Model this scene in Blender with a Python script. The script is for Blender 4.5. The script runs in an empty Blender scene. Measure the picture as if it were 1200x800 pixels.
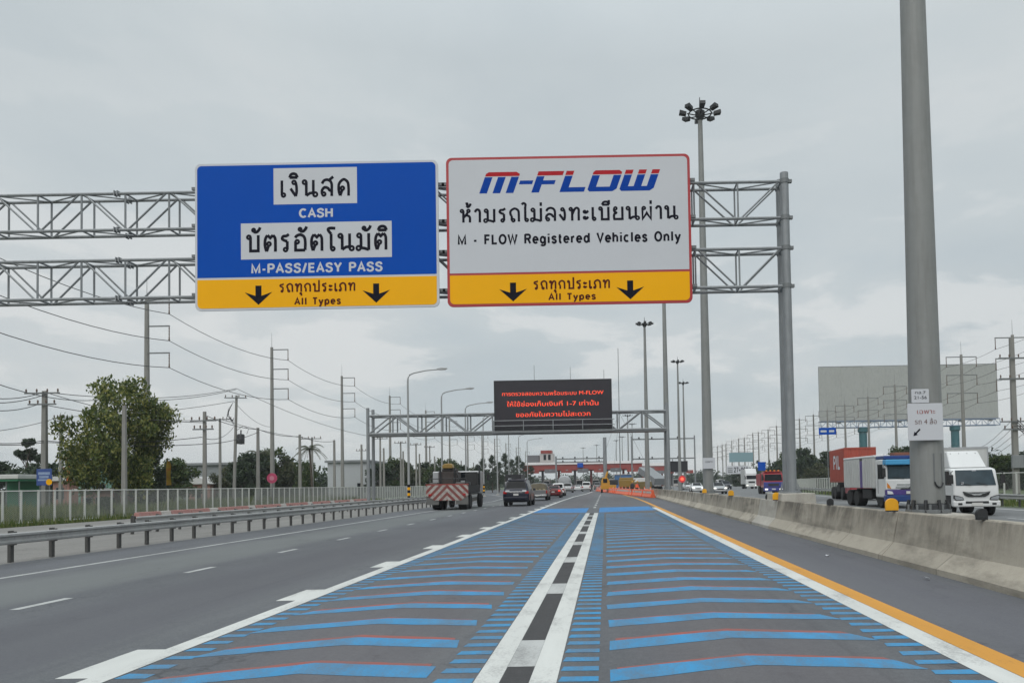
import bpy, bmesh, math, random
from mathutils import Vector, Matrix
from mathutils.geometry import tessellate_polygon
random.seed(7)
R = math.radians
PI = math.pi
sc = bpy.context.scene
COL = sc.collection
CAM_H, FOC, PX, PY = 1.5, 870.0, 709.0, 541.0
PITCH, ROLL = R(1.7), R(1.05)

def at(px, py, Y):
    """photo pixel -> world point at distance Y along the road"""
    a, b = px-PX, PY-py
    u = a*math.cos(ROLL)+b*math.sin(ROLL)
    v = -a*math.sin(ROLL)+b*math.cos(ROLL)
    d = Vector((u, FOC*math.cos(PITCH)-v*math.sin(PITCH), FOC*math.sin(PITCH)+v*math.cos(PITCH)))
    return Vector((0, 0, CAM_H)) + d*(Y/d.y)

def gx(px, Y, py=568):
    return at(px, py, Y).x

# ------------------------------------------------------------ materials
def nd(nt, t, **k):
    n = nt.nodes.new(t)
    for a, v in k.items():
        if a in n.inputs.keys() if isinstance(a, str) and not hasattr(n, a) else False:
            n.inputs[a].default_value = v
        else:
            setattr(n, a, v)
    return n

def mixrgb(nt, fac, a, b, mode='MIX'):
    m = nt.nodes.new('ShaderNodeMix'); m.data_type = 'RGBA'; m.blend_type = mode; m.clamp_factor = True
    for sock, val in ((m.inputs[0], fac), (m.inputs[6], a), (m.inputs[7], b)):
        if hasattr(val, 'is_linked'): nt.links.new(val, sock)
        elif isinstance(val, (int, float)): sock.default_value = val
        else: sock.default_value = (*val[:3], 1)
    return m.outputs[2]

def noise(nt, vec, scale, detail=4, rough=.55, dist=0.0):
    n = nt.nodes.new('ShaderNodeTexNoise')
    n.inputs['Scale'].default_value = scale; n.inputs['Detail'].default_value = detail
    n.inputs['Roughness'].default_value = rough; n.inputs['Distortion'].default_value = dist
    if vec is not None: nt.links.new(vec, n.inputs['Vector'])
    return n.outputs['Fac']

def mapping(nt, vec, s=(1, 1, 1), l=(0, 0, 0)):
    m = nt.nodes.new('ShaderNodeMapping'); m.inputs['Scale'].default_value = s; m.inputs['Location'].default_value = l
    nt.links.new(vec, m.inputs['Vector']); return m.outputs['Vector']

def ramp(nt, fac, stops):
    r = nt.nodes.new('ShaderNodeValToRGB'); e = r.color_ramp.elements
    while len(e) < len(stops): e.new(.5)
    for i, (p, c) in enumerate(stops):
        e[i].position = p; e[i].color = (*c, 1) if not isinstance(c, (int, float)) else (c, c, c, 1)
    nt.links.new(fac, r.inputs[0]); return r.outputs[0]

def fmath(nt, op, a, b=0.0, c=None):
    m = nt.nodes.new('ShaderNodeMath'); m.operation = op
    for i, v in enumerate((a, b, c)):
        if v is None: continue
        if hasattr(v, 'is_linked'): nt.links.new(v, m.inputs[i])
        else: m.inputs[i].default_value = v
    return m.outputs[0]

def newmat(name):
    m = bpy.data.materials.new(name); m.use_nodes = True
    nt = m.node_tree; b = nt.nodes['Principled BSDF']
    tc = nt.nodes.new('ShaderNodeTexCoord')
    return m, nt, b, tc.outputs['Object']

def M(name, col, rough=.6, metal=0.0, var=.12, scale=2.0, streak=0.0, dirt=None, dirt_amt=.35, bump=0.0, emit=0.0, coat=0.0, spec=.5):
    m, nt, b, vec = newmat(name)
    c = tuple(col)
    n = noise(nt, vec, scale, 5, .6)
    out = mixrgb(nt, n, tuple(x*(1-var) for x in c), tuple(min(1, x*(1+var)) for x in c))
    n2 = noise(nt, vec, scale*9, 3, .6)
    out = mixrgb(nt, fmath(nt, 'MULTIPLY', n2, var*.8), out, tuple(x*.6 for x in c))
    if streak:
        s = noise(nt, mapping(nt, vec, (6, 6, .5)), 1.6, 4, .65)
        f = ramp(nt, s, [(.45, 0.0), (.75, 1.0)])
        out = mixrgb(nt, fmath(nt, 'MULTIPLY', f, streak), out, tuple(x*.45 for x in c) if dirt is None else dirt)
    elif dirt is not None:
        s = noise(nt, vec, scale*1.7, 6, .7)
        f = ramp(nt, s, [(.48, 0.0), (.7, 1.0)])
        out = mixrgb(nt, fmath(nt, 'MULTIPLY', f, dirt_amt), out, dirt)
    nt.links.new(out, b.inputs['Base Color'])
    rr = nt.nodes.new('ShaderNodeMapRange'); nt.links.new(n2, rr.inputs[0])
    rr.inputs['To Min'].default_value = max(.03, rough-.1); rr.inputs['To Max'].default_value = min(1, rough+.12)
    nt.links.new(rr.outputs[0], b.inputs['Roughness'])
    b.inputs['Metallic'].default_value = metal
    b.inputs['Specular IOR Level'].default_value = spec
    if coat: b.inputs['Coat Weight'].default_value = coat
    if emit:
        b.inputs['Emission Color'].default_value = (*c, 1); b.inputs['Emission Strength'].default_value = emit
    if bump:
        bp = nt.nodes.new('ShaderNodeBump'); bp.inputs['Strength'].default_value = bump; bp.inputs['Distance'].default_value = .02
        nt.links.new(n2, bp.inputs['Height']); nt.links.new(bp.outputs[0], b.inputs['Normal'])
    return m

def road_mat(name, base, tint, lanes=None):
    m, nt, b, vec = newmat(name)
    sep = nt.nodes.new('ShaderNodeSeparateXYZ'); nt.links.new(vec, sep.inputs[0])
    big = noise(nt, mapping(nt, vec, (.35, .05, 1)), 1.0, 6, .6)
    streak = noise(nt, mapping(nt, vec, (1.6, .012, 1)), 1.0, 5, .6, .3)
    patch = noise(nt, mapping(nt, vec, (.5, .22, 1)), 1.3, 7, .65)
    fine = noise(nt, vec, 55, 3, .7)
    mid = noise(nt, vec, 6, 6, .7)
    out = mixrgb(nt, ramp(nt, big, [(.3, 0.0), (.7, 1.0)]), tuple(x*.76 for x in base), tuple(x*1.2 for x in base))
    out = mixrgb(nt, fmath(nt, 'MULTIPLY', ramp(nt, streak, [(.35, 0.0), (.7, 1.0)]), .55), out, tint)
    out = mixrgb(nt, fmath(nt, 'MULTIPLY', ramp(nt, patch, [(.47, 0.0), (.6, 1.0)]), .42), out, tuple(x*.68 for x in base))
    out = mixrgb(nt, fmath(nt, 'MULTIPLY', ramp(nt, mid, [(.5, 0.0), (.72, 1.0)]), .16), out, tuple(x*1.7 for x in base))
    out = mixrgb(nt, fmath(nt, 'MULTIPLY', ramp(nt, fine, [(.36, 1.0), (.5, 0.0)]), .4), out, tuple(x*.5 for x in base))
    out = mixrgb(nt, fmath(nt, 'MULTIPLY', ramp(nt, fine, [(.56, 0.0), (.7, 1.0)]), .3), out, tuple(min(1, x*2.0) for x in base))
    vor = nt.nodes.new('ShaderNodeTexVoronoi'); vor.feature = 'DISTANCE_TO_EDGE'; vor.inputs['Scale'].default_value = .32
    dv = nt.nodes.new('ShaderNodeVectorMath'); dv.operation = 'ADD'; nt.links.new(mapping(nt, vec, (1, .45, 1)), dv.inputs[0])
    nn = nt.nodes.new('ShaderNodeTexNoise'); nn.inputs['Scale'].default_value = 1.5; nn.inputs['Detail'].default_value = 6; nt.links.new(vec, nn.inputs['Vector'])
    ns = nt.nodes.new('ShaderNodeVectorMath'); ns.operation = 'SCALE'; ns.inputs['Scale'].default_value = 1.6; nt.links.new(nn.outputs['Color'], ns.inputs[0]); nt.links.new(ns.outputs[0], dv.inputs[1]); nt.links.new(dv.outputs[0], vor.inputs['Vector'])
    crack = fmath(nt, 'MULTIPLY', ramp(nt, vor.outputs['Distance'], [(.0, 1.0), (.012, 0.0)]), ramp(nt, patch, [(.46, 0.0), (.56, .75)]))
    out = mixrgb(nt, crack, out, tuple(x*.4 for x in base))
    skid = noise(nt, mapping(nt, vec, (4.5, .05, 1), (3, 1, 0)), 1.0, 5, .7)
    out = mixrgb(nt, fmath(nt, 'MULTIPLY', ramp(nt, skid, [(.56, 0.0), (.72, 1.0)]), .38), out, tuple(x*.52 for x in base))
    oil = noise(nt, mapping(nt, vec, (1.1, .8, 1), (7, 2, 0)), 1.6, 4, .6)
    out = mixrgb(nt, fmath(nt, 'MULTIPLY', ramp(nt, oil, [(.66, 0.0), (.72, 1.0)]), .4), out, tuple(x*.5 for x in base))
    grain = noise(nt, vec, 16, 3, .8)
    out = mixrgb(nt, fmath(nt, 'MULTIPLY', ramp(nt, grain, [(.38, 1.0), (.5, 0.0)]), .3), out, tuple(x*.6 for x in base))
    out = mixrgb(nt, fmath(nt, 'MULTIPLY', ramp(nt, grain, [(.54, 0.0), (.66, 1.0)]), .2), out, tuple(x*1.5 for x in base))
    for (cx, w, amt, colr) in (lanes or []):          # worn wheel paths
        d = fmath(nt, 'ABSOLUTE', fmath(nt, 'SUBTRACT', sep.outputs[0], cx))
        wob = fmath(nt, 'ADD', d, fmath(nt, 'MULTIPLY', fmath(nt, 'SUBTRACT', patch, .5), .9))
        rr = nt.nodes.new('ShaderNodeMapRange'); rr.interpolation_type = 'SMOOTHSTEP'
        nt.links.new(wob, rr.inputs[0]); rr.inputs[1].default_value = w*.35; rr.inputs[2].default_value = w
        rr.inputs[3].default_value = amt; rr.inputs[4].default_value = 0
        out = mixrgb(nt, rr.outputs[0], out, colr)
    nt.links.new(out, b.inputs['Base Color'])
    b.inputs['Roughness'].default_value = .8; b.inputs['Specular IOR Level'].default_value = .35
    bp = nt.nodes.new('ShaderNodeBump'); bp.inputs['Strength'].default_value = .35; bp.inputs['Distance'].default_value = .01
    nt.links.new(fine, bp.inputs['Height']); nt.links.new(bp.outputs[0], b.inputs['Normal'])
    return m

def paint_mat(name, col, under, wear=.3, dirty=.25):
    m, nt, b, vec = newmat(name)
    n1 = noise(nt, mapping(nt, vec, (1.2, .5, 1)), 2.0, 7, .7)
    n2 = noise(nt, vec, 38, 4, .75)
    n3 = noise(nt, mapping(nt, vec, (2.2, .35, 1)), 1.1, 5, .6)
    out = mixrgb(nt, n3, tuple(x*(1-dirty) for x in col), tuple(min(1, x*1.08) for x in col))
    w = fmath(nt, 'ADD', fmath(nt, 'MULTIPLY', n1, .62), fmath(nt, 'MULTIPLY', n2, .38))
    out = mixrgb(nt, ramp(nt, w, [(.66-wear*.45, 0.0), (.78-wear*.3, .85)]), out, under)
    nt.links.new(out, b.inputs['Base Color']); b.inputs['Roughness'].default_value = .65
    b.inputs['Specular IOR Level'].default_value = .35
    return m

def concrete_mat(name, base, stain, amt=.8):
    """weathered cast concrete: run-down stains with their own shapes, patches, pits"""
    m, nt, b, vec = newmat(name)
    n1 = noise(nt, vec, 1.3, 6, .65)
    runs = noise(nt, mapping(nt, vec, (1.6, 1.5, .5)), 1.0, 8, .72, .4)
    col = noise(nt, mapping(nt, vec, (1, .5, 1.6)), 1.1, 6, .65)
    fine = noise(nt, vec, 28, 4, .7)
    out = mixrgb(nt, n1, tuple(x*.8 for x in base), tuple(x*1.15 for x in base))
    sz = nt.nodes.new('ShaderNodeSeparateXYZ'); nt.links.new(vec, sz.inputs[0])
    reach = nt.nodes.new('ShaderNodeMapRange'); nt.links.new(fmath(nt, 'ADD', sz.outputs[2], fmath(nt, 'MULTIPLY', fmath(nt, 'SUBTRACT', col, .5), 1.1)), reach.inputs[0]); reach.inputs[1].default_value = .25; reach.inputs[2].default_value = .8; reach.inputs[3].default_value = .12; reach.inputs[4].default_value = 1.0
    out = mixrgb(nt, fmath(nt, 'MULTIPLY', fmath(nt, 'MULTIPLY', ramp(nt, runs, [(.36, 0.0), (.6, 1.0)]), reach.outputs[0]), amt), out, stain)
    out = mixrgb(nt, fmath(nt, 'MULTIPLY', ramp(nt, col, [(.52, 0.0), (.68, 1.0)]), amt*.6), out, tuple(x*.8 for x in stain))
    out = mixrgb(nt, fmath(nt, 'MULTIPLY', ramp(nt, fine, [(.3, 1.0), (.45, 0.0)]), .35), out, tuple(x*.5 for x in base))
    if name == 'barrier_concrete':      # formwork lines cast into the wall
        fl = fmath(nt, 'FRACT', fmath(nt, 'ADD', fmath(nt, 'MULTIPLY', sz.outputs[1], .41), fmath(nt, 'MULTIPLY', sz.outputs[0], .25)))
        ln = fmath(nt, 'MULTIPLY', fmath(nt, 'LESS_THAN', fl, .018), ramp(nt, n1, [(.4, .2), (.6, .8)]))
        out = mixrgb(nt, ln, out, tuple(x*.35 for x in base))
        seg = fmath(nt, 'FLOOR', fmath(nt, 'ADD', fmath(nt, 'MULTIPLY', sz.outputs[1], .41), fmath(nt, 'MULTIPLY', sz.outputs[0], .25)))
        wn = nt.nodes.new('ShaderNodeTexWhiteNoise'); wn.noise_dimensions = '1D'; nt.links.new(seg, wn.inputs['W'])
        out = mixrgb(nt, fmath(nt, 'MULTIPLY', wn.outputs['Value'], .5), out, tuple(x*.55 for x in base))
    nt.links.new(out, b.inputs['Base Color']); b.inputs['Roughness'].default_value = .88
    b.inputs['Specular IOR Level'].default_value = .25
    bp = nt.nodes.new('ShaderNodeBump'); bp.inputs['Strength'].default_value = .4; bp.inputs['Distance'].default_value = .01
    nt.links.new(fine, bp.inputs['Height']); nt.links.new(bp.outputs[0], b.inputs['Normal'])
    return m

def leaf_mat(name, a, b_, c):
    m, nt, b, vec = newmat(name)
    g = nt.nodes.new('ShaderNodeNewGeometry')
    r = g.outputs['Random Per Island']
    out = ramp(nt, r, [(0.0, a), (.55, b_), (1.0, c)])
    nt.links.new(out, b.inputs['Base Color']); b.inputs['Roughness'].default_value = .55
    b.inputs['Specular IOR Level'].default_value = .3
    tr = nt.nodes.new('ShaderNodeBsdfTranslucent'); nt.links.new(out, tr.inputs[0])
    mx = nt.nodes.new('ShaderNodeMixShader'); mx.inputs[0].default_value = .25
    nt.links.new(b.outputs[0], mx.inputs[1]); nt.links.new(tr.outputs[0], mx.inputs[2])
    nt.links.new(mx.outputs[0], nt.nodes['Material Output'].inputs[0])
    return m

def glass_mat(name, col=(.012, .016, .02), rough=.06):
    m, nt, b, vec = newmat(name)
    n = noise(nt, vec, 3, 4)
    nt.links.new(mixrgb(nt, n, tuple(x*.6 for x in col), tuple(x*1.8 for x in col)), b.inputs['Base Color'])
    b.inputs['Roughness'].default_value = rough; b.inputs['Specular IOR Level'].default_value = .14
    return m

# ------------------------------------------------------------ mesh builder
class MB:
    def __init__(s): s.v = []; s.f = []; s.m = []; s.cur = 0
    def face(s, pts):
        i = len(s.v); s.v += [tuple(p) for p in pts]; s.f.append(tuple(range(i, i+len(pts)))); s.m.append(s.cur); return s
    def add(s, verts, faces):
        i = len(s.v); s.v += [tuple(p) for p in verts]
        for f in faces: s.f.append(tuple(i+k for k in f)); s.m.append(s.cur)
        return s
    def box(s, x0, x1, y0, y1, z0, z1):
        v = [(x, y, z) for z in (z0, z1) for y in (y0, y1) for x in (x0, x1)]
        return s.add(v, [(0, 2, 3, 1), (4, 5, 7, 6), (0, 1, 5, 4), (2, 6, 7, 3), (0, 4, 6, 2), (1, 3, 7, 5)])
    def cbox(s, c, d):
        return s.box(c[0]-d[0]/2, c[0]+d[0]/2, c[1]-d[1]/2, c[1]+d[1]/2, c[2]-d[2]/2, c[2]+d[2]/2)
    def tube(s, p0, p1, r0, r1=None, n=8, cap=True):
        r1 = r0 if r1 is None else r1
        p0, p1 = Vector(p0), Vector(p1); d = (p1-p0)
        if d.length < 1e-6: return s
        d.normalize(); a = Vector((0, 0, 1)) if abs(d.z) < .9 else Vector((1, 0, 0))
        x = d.cross(a).normalized(); y = d.cross(x)
        vs = []
        for p, r in ((p0, r0), (p1, r1)):
            for k in range(n):
                t = 2*PI*k/n; vs.append(p+(x*math.cos(t)+y*math.sin(t))*r)
        fs = [(k, (k+1) % n, n+(k+1) % n, n+k) for k in range(n)]
        if cap: fs += [tuple(range(n-1, -1, -1)), tuple(range(n, 2*n))]
        return s.add(vs, fs)
    def path(s, pts, r, n=6):
        pts = [Vector(p) for p in pts]; vs = []; fs = []
        rr = r if isinstance(r, (list, tuple)) else [r]*len(pts)
        for i, p in enumerate(pts):
            d = (pts[min(i+1, len(pts)-1)]-pts[max(i-1, 0)]).normalized()
            a = Vector((0, 0, 1)) if abs(d.z) < .9 else Vector((1, 0, 0))
            x = d.cross(a).normalized(); y = d.cross(x)
            for k in range(n):
                t = 2*PI*k/n; vs.append(p+(x*math.cos(t)+y*math.sin(t))*rr[i])
        for i in range(len(pts)-1):
            for k in range(n):
                fs.append((i*n+k, i*n+(k+1) % n, (i+1)*n+(k+1) % n, (i+1)*n+k))
        fs += [tuple(range(n-1, -1, -1)), tuple(range((len(pts)-1)*n, len(pts)*n))]
        return s.add(vs, fs)
    def lathe(s, prof, n=16, c=(0, 0, 0), axis='z'):
        vs = []; fs = []
        for (r, h) in prof:
            for k in range(n):
                t = 2*PI*k/n; a, b = r*math.cos(t), r*math.sin(t)
                p = {'z': (a, b, h), 'x': (h, a, b), 'y': (b, h, a)}[axis]
                vs.append((p[0]+c[0], p[1]+c[1], p[2]+c[2]))
        for i in range(len(prof)-1):
            for k in range(n): fs.append((i*n+k, i*n+(k+1) % n, (i+1)*n+(k+1) % n, (i+1)*n+k))
        fs += [tuple(range(n-1, -1, -1)), tuple(range((len(prof)-1)*n, len(prof)*n))]
        return s.add(vs, fs)
    def prism(s, poly, a0, a1, axis='x'):
        """extrude a 2D polygon; axis x: poly is (y,z); y: (x,z); z: (x,y)"""
        def P(p, a): return {'x': (a, p[0], p[1]), 'y': (p[0], a, p[1]), 'z': (p[0], p[1], a)}[axis]
        n = len(poly); vs = [P(p, a0) for p in poly]+[P(p, a1) for p in poly]
        fs = [(k, (k+1) % n, n+(k+1) % n, n+k) for k in range(n)]+[tuple(range(n-1, -1, -1)), tuple(range(n, 2*n))]
        return s.add(vs, fs)
    def loft(s, secs, cap=True):
        n = len(secs[0]); vs = [p for q in secs for p in q]; fs = []
        for i in range(len(secs)-1):
            for k in range(n): fs.append((i*n+k, i*n+(k+1) % n, (i+1)*n+(k+1) % n, (i+1)*n+k))
        if cap: fs += [tuple(range(n-1, -1, -1)), tuple(range((len(secs)-1)*n, len(secs)*n))]
        return s.add(vs, fs)
    def build(s, name, mats, parent=None, bevel=0.0, smooth=None, recalc=True, loc=None, label=None, kind=None):
        me = bpy.data.meshes.new(name); me.from_pydata(s.v, [], s.f)
        mats = mats if isinstance(mats, (list, tuple)) else [mats]
        for m in mats: me.materials.append(m)
        if len(mats) > 1: me.polygons.foreach_set('material_index', s.m)
        if recalc:
            bm = bmesh.new(); bm.from_mesh(me); bmesh.ops.recalc_face_normals(bm, faces=bm.faces); bm.to_mesh(me); bm.free()
        if smooth is not None:
            me.shade_smooth(); me.set_sharp_from_angle(angle=R(smooth))
        me.update()
        o = bpy.data.objects.new(name, me); COL.objects.link(o)
        if parent: o.parent = parent
        if loc is not None: o.location = loc
        if bevel:
            b = o.modifiers.new('bevel', 'BEVEL'); b.width = bevel; b.segments = 2; b.limit_method = 'ANGLE'; b.angle_limit = R(40)
        if label: o['label'] = label
        if kind: o['kind'] = kind
        return o

def tag(o, label=None, cat=None, group=None, kind=None):
    for k, v in (('label', label), ('category', cat), ('group', group), ('kind', kind)):
        if v: o[k] = v
    return o

def thing(name, label, cat, loc=(0, 0, 0), rz=0, group=None):
    o = bpy.data.objects.new(name, None); COL.objects.link(o); o.empty_display_size = .3
    o.location = loc; o.rotation_euler = (0, 0, rz)
    return tag(o, label, cat, group)

def dup(root, loc, rz=0, label=None, scale=None):
    def cp(o, par):
        c = o.copy(); COL.objects.link(c); c.parent = par
        for ch in list(o.children): cp(ch, c)
        return c
    c = cp(root, None); c.location = loc; c.rotation_euler = (0, 0, rz)
    if label: c['label'] = label
    if scale: c.scale = scale
    return c

ORD = ['first', 'second', 'third', 'fourth', 'fifth', 'sixth', 'seventh', 'eighth', 'ninth', 'tenth', 'eleventh', 'twelfth', 'thirteenth',
       'fourteenth', 'fifteenth', 'sixteenth', 'seventeenth', 'eighteenth', 'nineteenth', 'twentieth']
def near(i, n=None):
    return 'nearest' if i == 0 else ('farthest' if n and i == n-1 else ORD[i]+' nearest')

# ------------------------------------------------------------ lettering
def arc(cx, cy, rx, ry, a0, a1, n=10):
    return [(cx+rx*math.cos(R(a0+(a1-a0)*k/n)), cy+ry*math.sin(R(a0+(a1-a0)*k/n))) for k in range(n+1)]
def ring(cx, cy, r=.1): return ('c', cx, cy, r)
def sm(*pts):          # smooth open stroke through points
    P = [Vector((*p, 0)) for p in pts]; out = []
    for i in range(len(P)-1):
        p0, p1, p2, p3 = P[max(i-1, 0)], P[i], P[i+1], P[min(i+2, len(P)-1)]
        for k in range(6):
            t = k/6
            q = .5*((2*p1)+(p2-p0)*t+(2*p0-5*p1+4*p2-p3)*t*t+(3*p1-p0-3*p2+p3)*t**3)
            out.append((q.x, q.y))
    out.append((P[-1].x, P[-1].y)); return out
G = {}
G['C'] = (.72, [arc(.38, .5, .33, .46, 45, 315, 18)])
G['A'] = (.74, [[(.04, 0), (.37, .97), (.7, 0)], [(.16, .33), (.58, .33)]])
G['S'] = (.68, [sm((.6, .74), (.52, .91), (.33, .96), (.13, .86), (.11, .68), (.3, .55), (.52, .45), (.6, .26), (.5, .08), (.3, .03), (.12, .1), (.06, .27))])
G['H'] = (.72, [[(.08, 0), (.08, 1)], [(.64, 0), (.64, 1)], [(.08, .52), (.64, .52)]])
G['M'] = (.86, [[(.08, 0), (.08, .94), (.43, .12), (.78, .94), (.78, 0)]])
G['P'] = (.66, [[(.08, 0), (.08, 1)], [(.08, .95), (.38, .95)]+arc(.4, .71, .2, .24, 85, -85, 8)+[(.08, .47)]])
G['E'] = (.62, [[(.58, .06), (.08, .06), (.08, .94), (.57, .94)], [(.08, .52), (.53, .52)]])
G['Y'] = (.7, [[(.04, 1), (.35, .45), (.66, 1)], [(.35, .45), (.35, 0)]])
G['F'] = (.6, [[(.08, 0), (.08, .94), (.56, .94)], [(.08, .5), (.5, .5)]])
G['L'] = (.58, [[(.08, 1), (.08, .06), (.54, .06)]])
G['O'] = (.8, [('e', .4, .5, .33, .46)])
G['W'] = (.98, [[(.04, 1), (.26, .04), (.49, .92), (.72, .04), (.94, 1)]])
G['R'] = (.7, [[(.08, 0), (.08, 1)], [(.08, .95), (.4, .95)]+arc(.41, .73, .2, .22, 85, -85, 8)+[(.08, .5)], [(.38, .5), (.62, 0)]])
G['V'] = (.7, [[(.04, 1), (.35, .04), (.66, 1)]])
G['T'] = (.64, [[(.02, .94), (.62, .94)], [(.32, .94), (.32, 0)]])
G['-'] = (.4, [[(.06, .38), (.34, .38)]])
G['/'] = (.42, [[(.04, -.03), (.36, 1.03)]])
G['+'] = (.62, [[(.06, .45), (.56, .45)], [(.31, .2), (.31, .7)]])
G[' '] = (.42, [])
G['e'] = (.6, [[(.08, .37), (.53, .37)]+arc(.3, .36, .24, .32, 2, 318, 16)])
G['g'] = (.62, [('e', .29, .36, .22, .32), [(.54, .7), (.54, -.1)]+arc(.32, -.08, .22, .16, 0, -160, 8)])
G['i'] = (.24, [[(.12, 0), (.12, .7)], [(.12, .86), (.12, 1)]])
G['l'] = (.24, [[(.12, 0), (.12, 1)]])
G['s'] = (.54, [sm((.47, .54), (.38, .67), (.25, .69), (.11, .6), (.12, .47), (.28, .37), (.43, .28), (.46, .14), (.34, .03), (.2, .03), (.06, .16))])
G['t'] = (.38, [[(.16, .92), (.16, .14), (.22, .04), (.34, .04)], [(.03, .65), (.34, .65)]])
G['r'] = (.4, [[(.09, 0), (.09, .7)], sm((.09, .4), (.16, .58), (.37, .66))])
G['d'] = (.64, [('e', .3, .36, .22, .32), [(.56, 0), (.56, 1)]])
G['p'] = (.64, [('e', .34, .36, .22, .32), [(.08, .7), (.08, -.28)]])
G['h'] = (.6, [[(.08, 0), (.08, 1)], sm((.08, .44), (.2, .64), (.38, .67), (.5, .52), (.51, .3), (.51, 0))])
G['n'] = (.6, [[(.08, 0), (.08, .7)], sm((.08, .44), (.2, .64), (.38, .67), (.5, .52), (.51, .3), (.51, 0))])
G['c'] = (.56, [arc(.3, .36, .24, .32, 50, 310, 14)])
G['y'] = (.58, [[(.04, .7), (.29, .04)], [(.54, .7), (.25, -.12), (.16, -.25), (.05, -.25)]])
G['I'] = (.24, [[(.12, 0), (.12, 1)]])
G['0'] = (.66, [('e', .33, .5, .25, .46)])
G['2'] = (.66, [sm((.08, .7), (.15, .9), (.34, .96), (.53, .86), (.54, .66), (.38, .42), (.09, .07))+[(.58, .06)]])
G['7'] = (.64, [[(.06, .94), (.57, .94), (.24, 0)]])
G['9'] = (.66, [('e', .33, .67, .24, .28), sm((.57, .67), (.56, .35), (.44, .08), (.26, .04), (.1, .15))])
# Thai, with the small head loops of road-sign lettering
G['เ'] = (.36, [[(.1, .1), (.1, 1)], ring(.2, .11)])
G['ง'] = (.56, [ring(.26, .87), sm((.37, .87), (.42, .6), (.42, .25), (.36, .03)), [(.37, .03), (.04, .5)]])
G['น'] = (.9, [ring(.12, .87, .11), [(.23, .9), (.23, .05)], [(.23, .05), (.46, .2), (.68, .22)], ring(.8, .12, .12), [(.68, .1), (.68, 1)]])
G['ม'] = (.88, [ring(.16, .87, .11), [(.27, .9), (.27, .12)], ring(.12, .12, .12), [(.27, .14), (.5, .1), (.74, .02)], [(.74, .0), (.74, 1)]])
G['บ'] = (.84, [ring(.13, .88), [(.23, .9), (.23, .06), (.7, .06), (.7, 1)]])
G['ป'] = (.84, [ring(.13, .88), [(.23, .9), (.23, .06), (.7, .06), (.7, 1.4)]])
G['ผ'] = (.84, [ring(.2, .86), [(.1, .88), (.1, .04), (.4, .5), (.7, .04), (.7, 1)]])
G['ท'] = (.84, [ring(.13, .88), [(.23, .9), (.23, 0)], sm((.23, .45), (.4, .85), (.56, .97), (.7, .85), (.7, .5), (.7, 0))])
G['ห'] = (.84, [ring(.13, .88), [(.23, .9), (.23, 0)], sm((.23, .36), (.44, .6), (.56, .8)), ring(.6, .88, .1), sm((.42, .55), (.6, .5), (.7, .36), (.7, 0))])
G['ล'] = (.82, [sm((.08, .76), (.2, .94), (.4, 1.0), (.6, .92), (.7, .72), (.7, .35), (.7, 0)), ring(.19, .13), sm((.08, .13), (.08, .36), (.24, .53), (.45, .49), (.56, .36), (.7, .32))])
G['ส'] = (.82, [sm((.08, .76), (.2, .94), (.4, 1.0), (.6, .92), (.7, .72), (.7, .35), (.7, 0)), ring(.19, .13), sm((.08, .13), (.08, .36), (.24, .53), (.45, .49), (.56, .36), (.7, .32)), [(.52, .95), (.8, 1.18)]])
G['ด'] = (.82, [ring(.31, .46), sm((.29, .36), (.2, .12), (.16, .02)), sm((.16, .02), (.07, .35), (.1, .75), (.38, 1.0), (.64, .84), (.7, .5), (.7, 0))])
G['ต'] = (.82, [ring(.31, .46), sm((.29, .36), (.2, .12), (.16, .02)), sm((.16, .02), (.07, .35), (.09, .75), (.22, .98)), [(.22, .98), (.39, .82), (.56, .98)], sm((.56, .98), (.68, .8), (.7, .5), (.7, 0))])
G['ร'] = (.6, [ring(.29, .11), [(.4, .1), (.4, .6)], sm((.4, .6), (.22, .66), (.09, .76), (.16, .9), (.34, .92), (.5, 1.02))])
G['อ'] = (.8, [ring(.2, .56), [(.1, .58), (.1, .06), (.68, .06)], sm((.68, .06), (.69, .55), (.62, .85), (.4, .98), (.18, .92), (.08, .8))])
G['โ'] = (.48, [ring(.34, .11), [(.24, .1), (.24, 1.0)], sm((.24, 1.0), (.1, 1.16), (.06, 1.28), (.2, 1.34), (.5, 1.32))])
G['ไ'] = (.4, [ring(.28, .11), [(.18, .1), (.18, 1.1)], sm((.18, 1.1), (.2, 1.3), (.06, 1.4), (-.08, 1.3))])
G['า'] = (.54, [sm((.06, .78), (.18, .96), (.34, .94), (.41, .78), (.41, .5), (.41, 0))])
G['ถ'] = (.82, [ring(.3, .11), [(.19, .1), (.19, .42)], sm((.19, .42), (.1, .58), (.12, .82), (.4, 1.0), (.66, .84), (.7, .5), (.7, 0))])
G['ภ'] = (.86, [ring(.1, .11), [(.2, .1), (.2, .42)], sm((.2, .42), (.1, .58), (.14, .82), (.42, 1.0), (.68, .84), (.74, .5), (.74, 0))])
G['ก'] = (.82, [[(.2, 0), (.2, .44)], sm((.2, .44), (.08, .6), (.14, .84), (.4, 1.0), (.66, .84), (.7, .5), (.7, 0))])
G['ะ'] = (.44, [ring(.12, .66, .08), sm((.12, .58), (.26, .6), (.38, .74)), ring(.12, .2, .08), sm((.12, .12), (.26, .14), (.38, .28))])
G['ย'] = (.82, [ring(.2, .87), sm((.1, .86), (.12, .66), (.26, .54), (.12, .44), (.08, .2)), [(.09, .2), (.12, .06), (.7, .06), (.7, 1)]])
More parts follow.
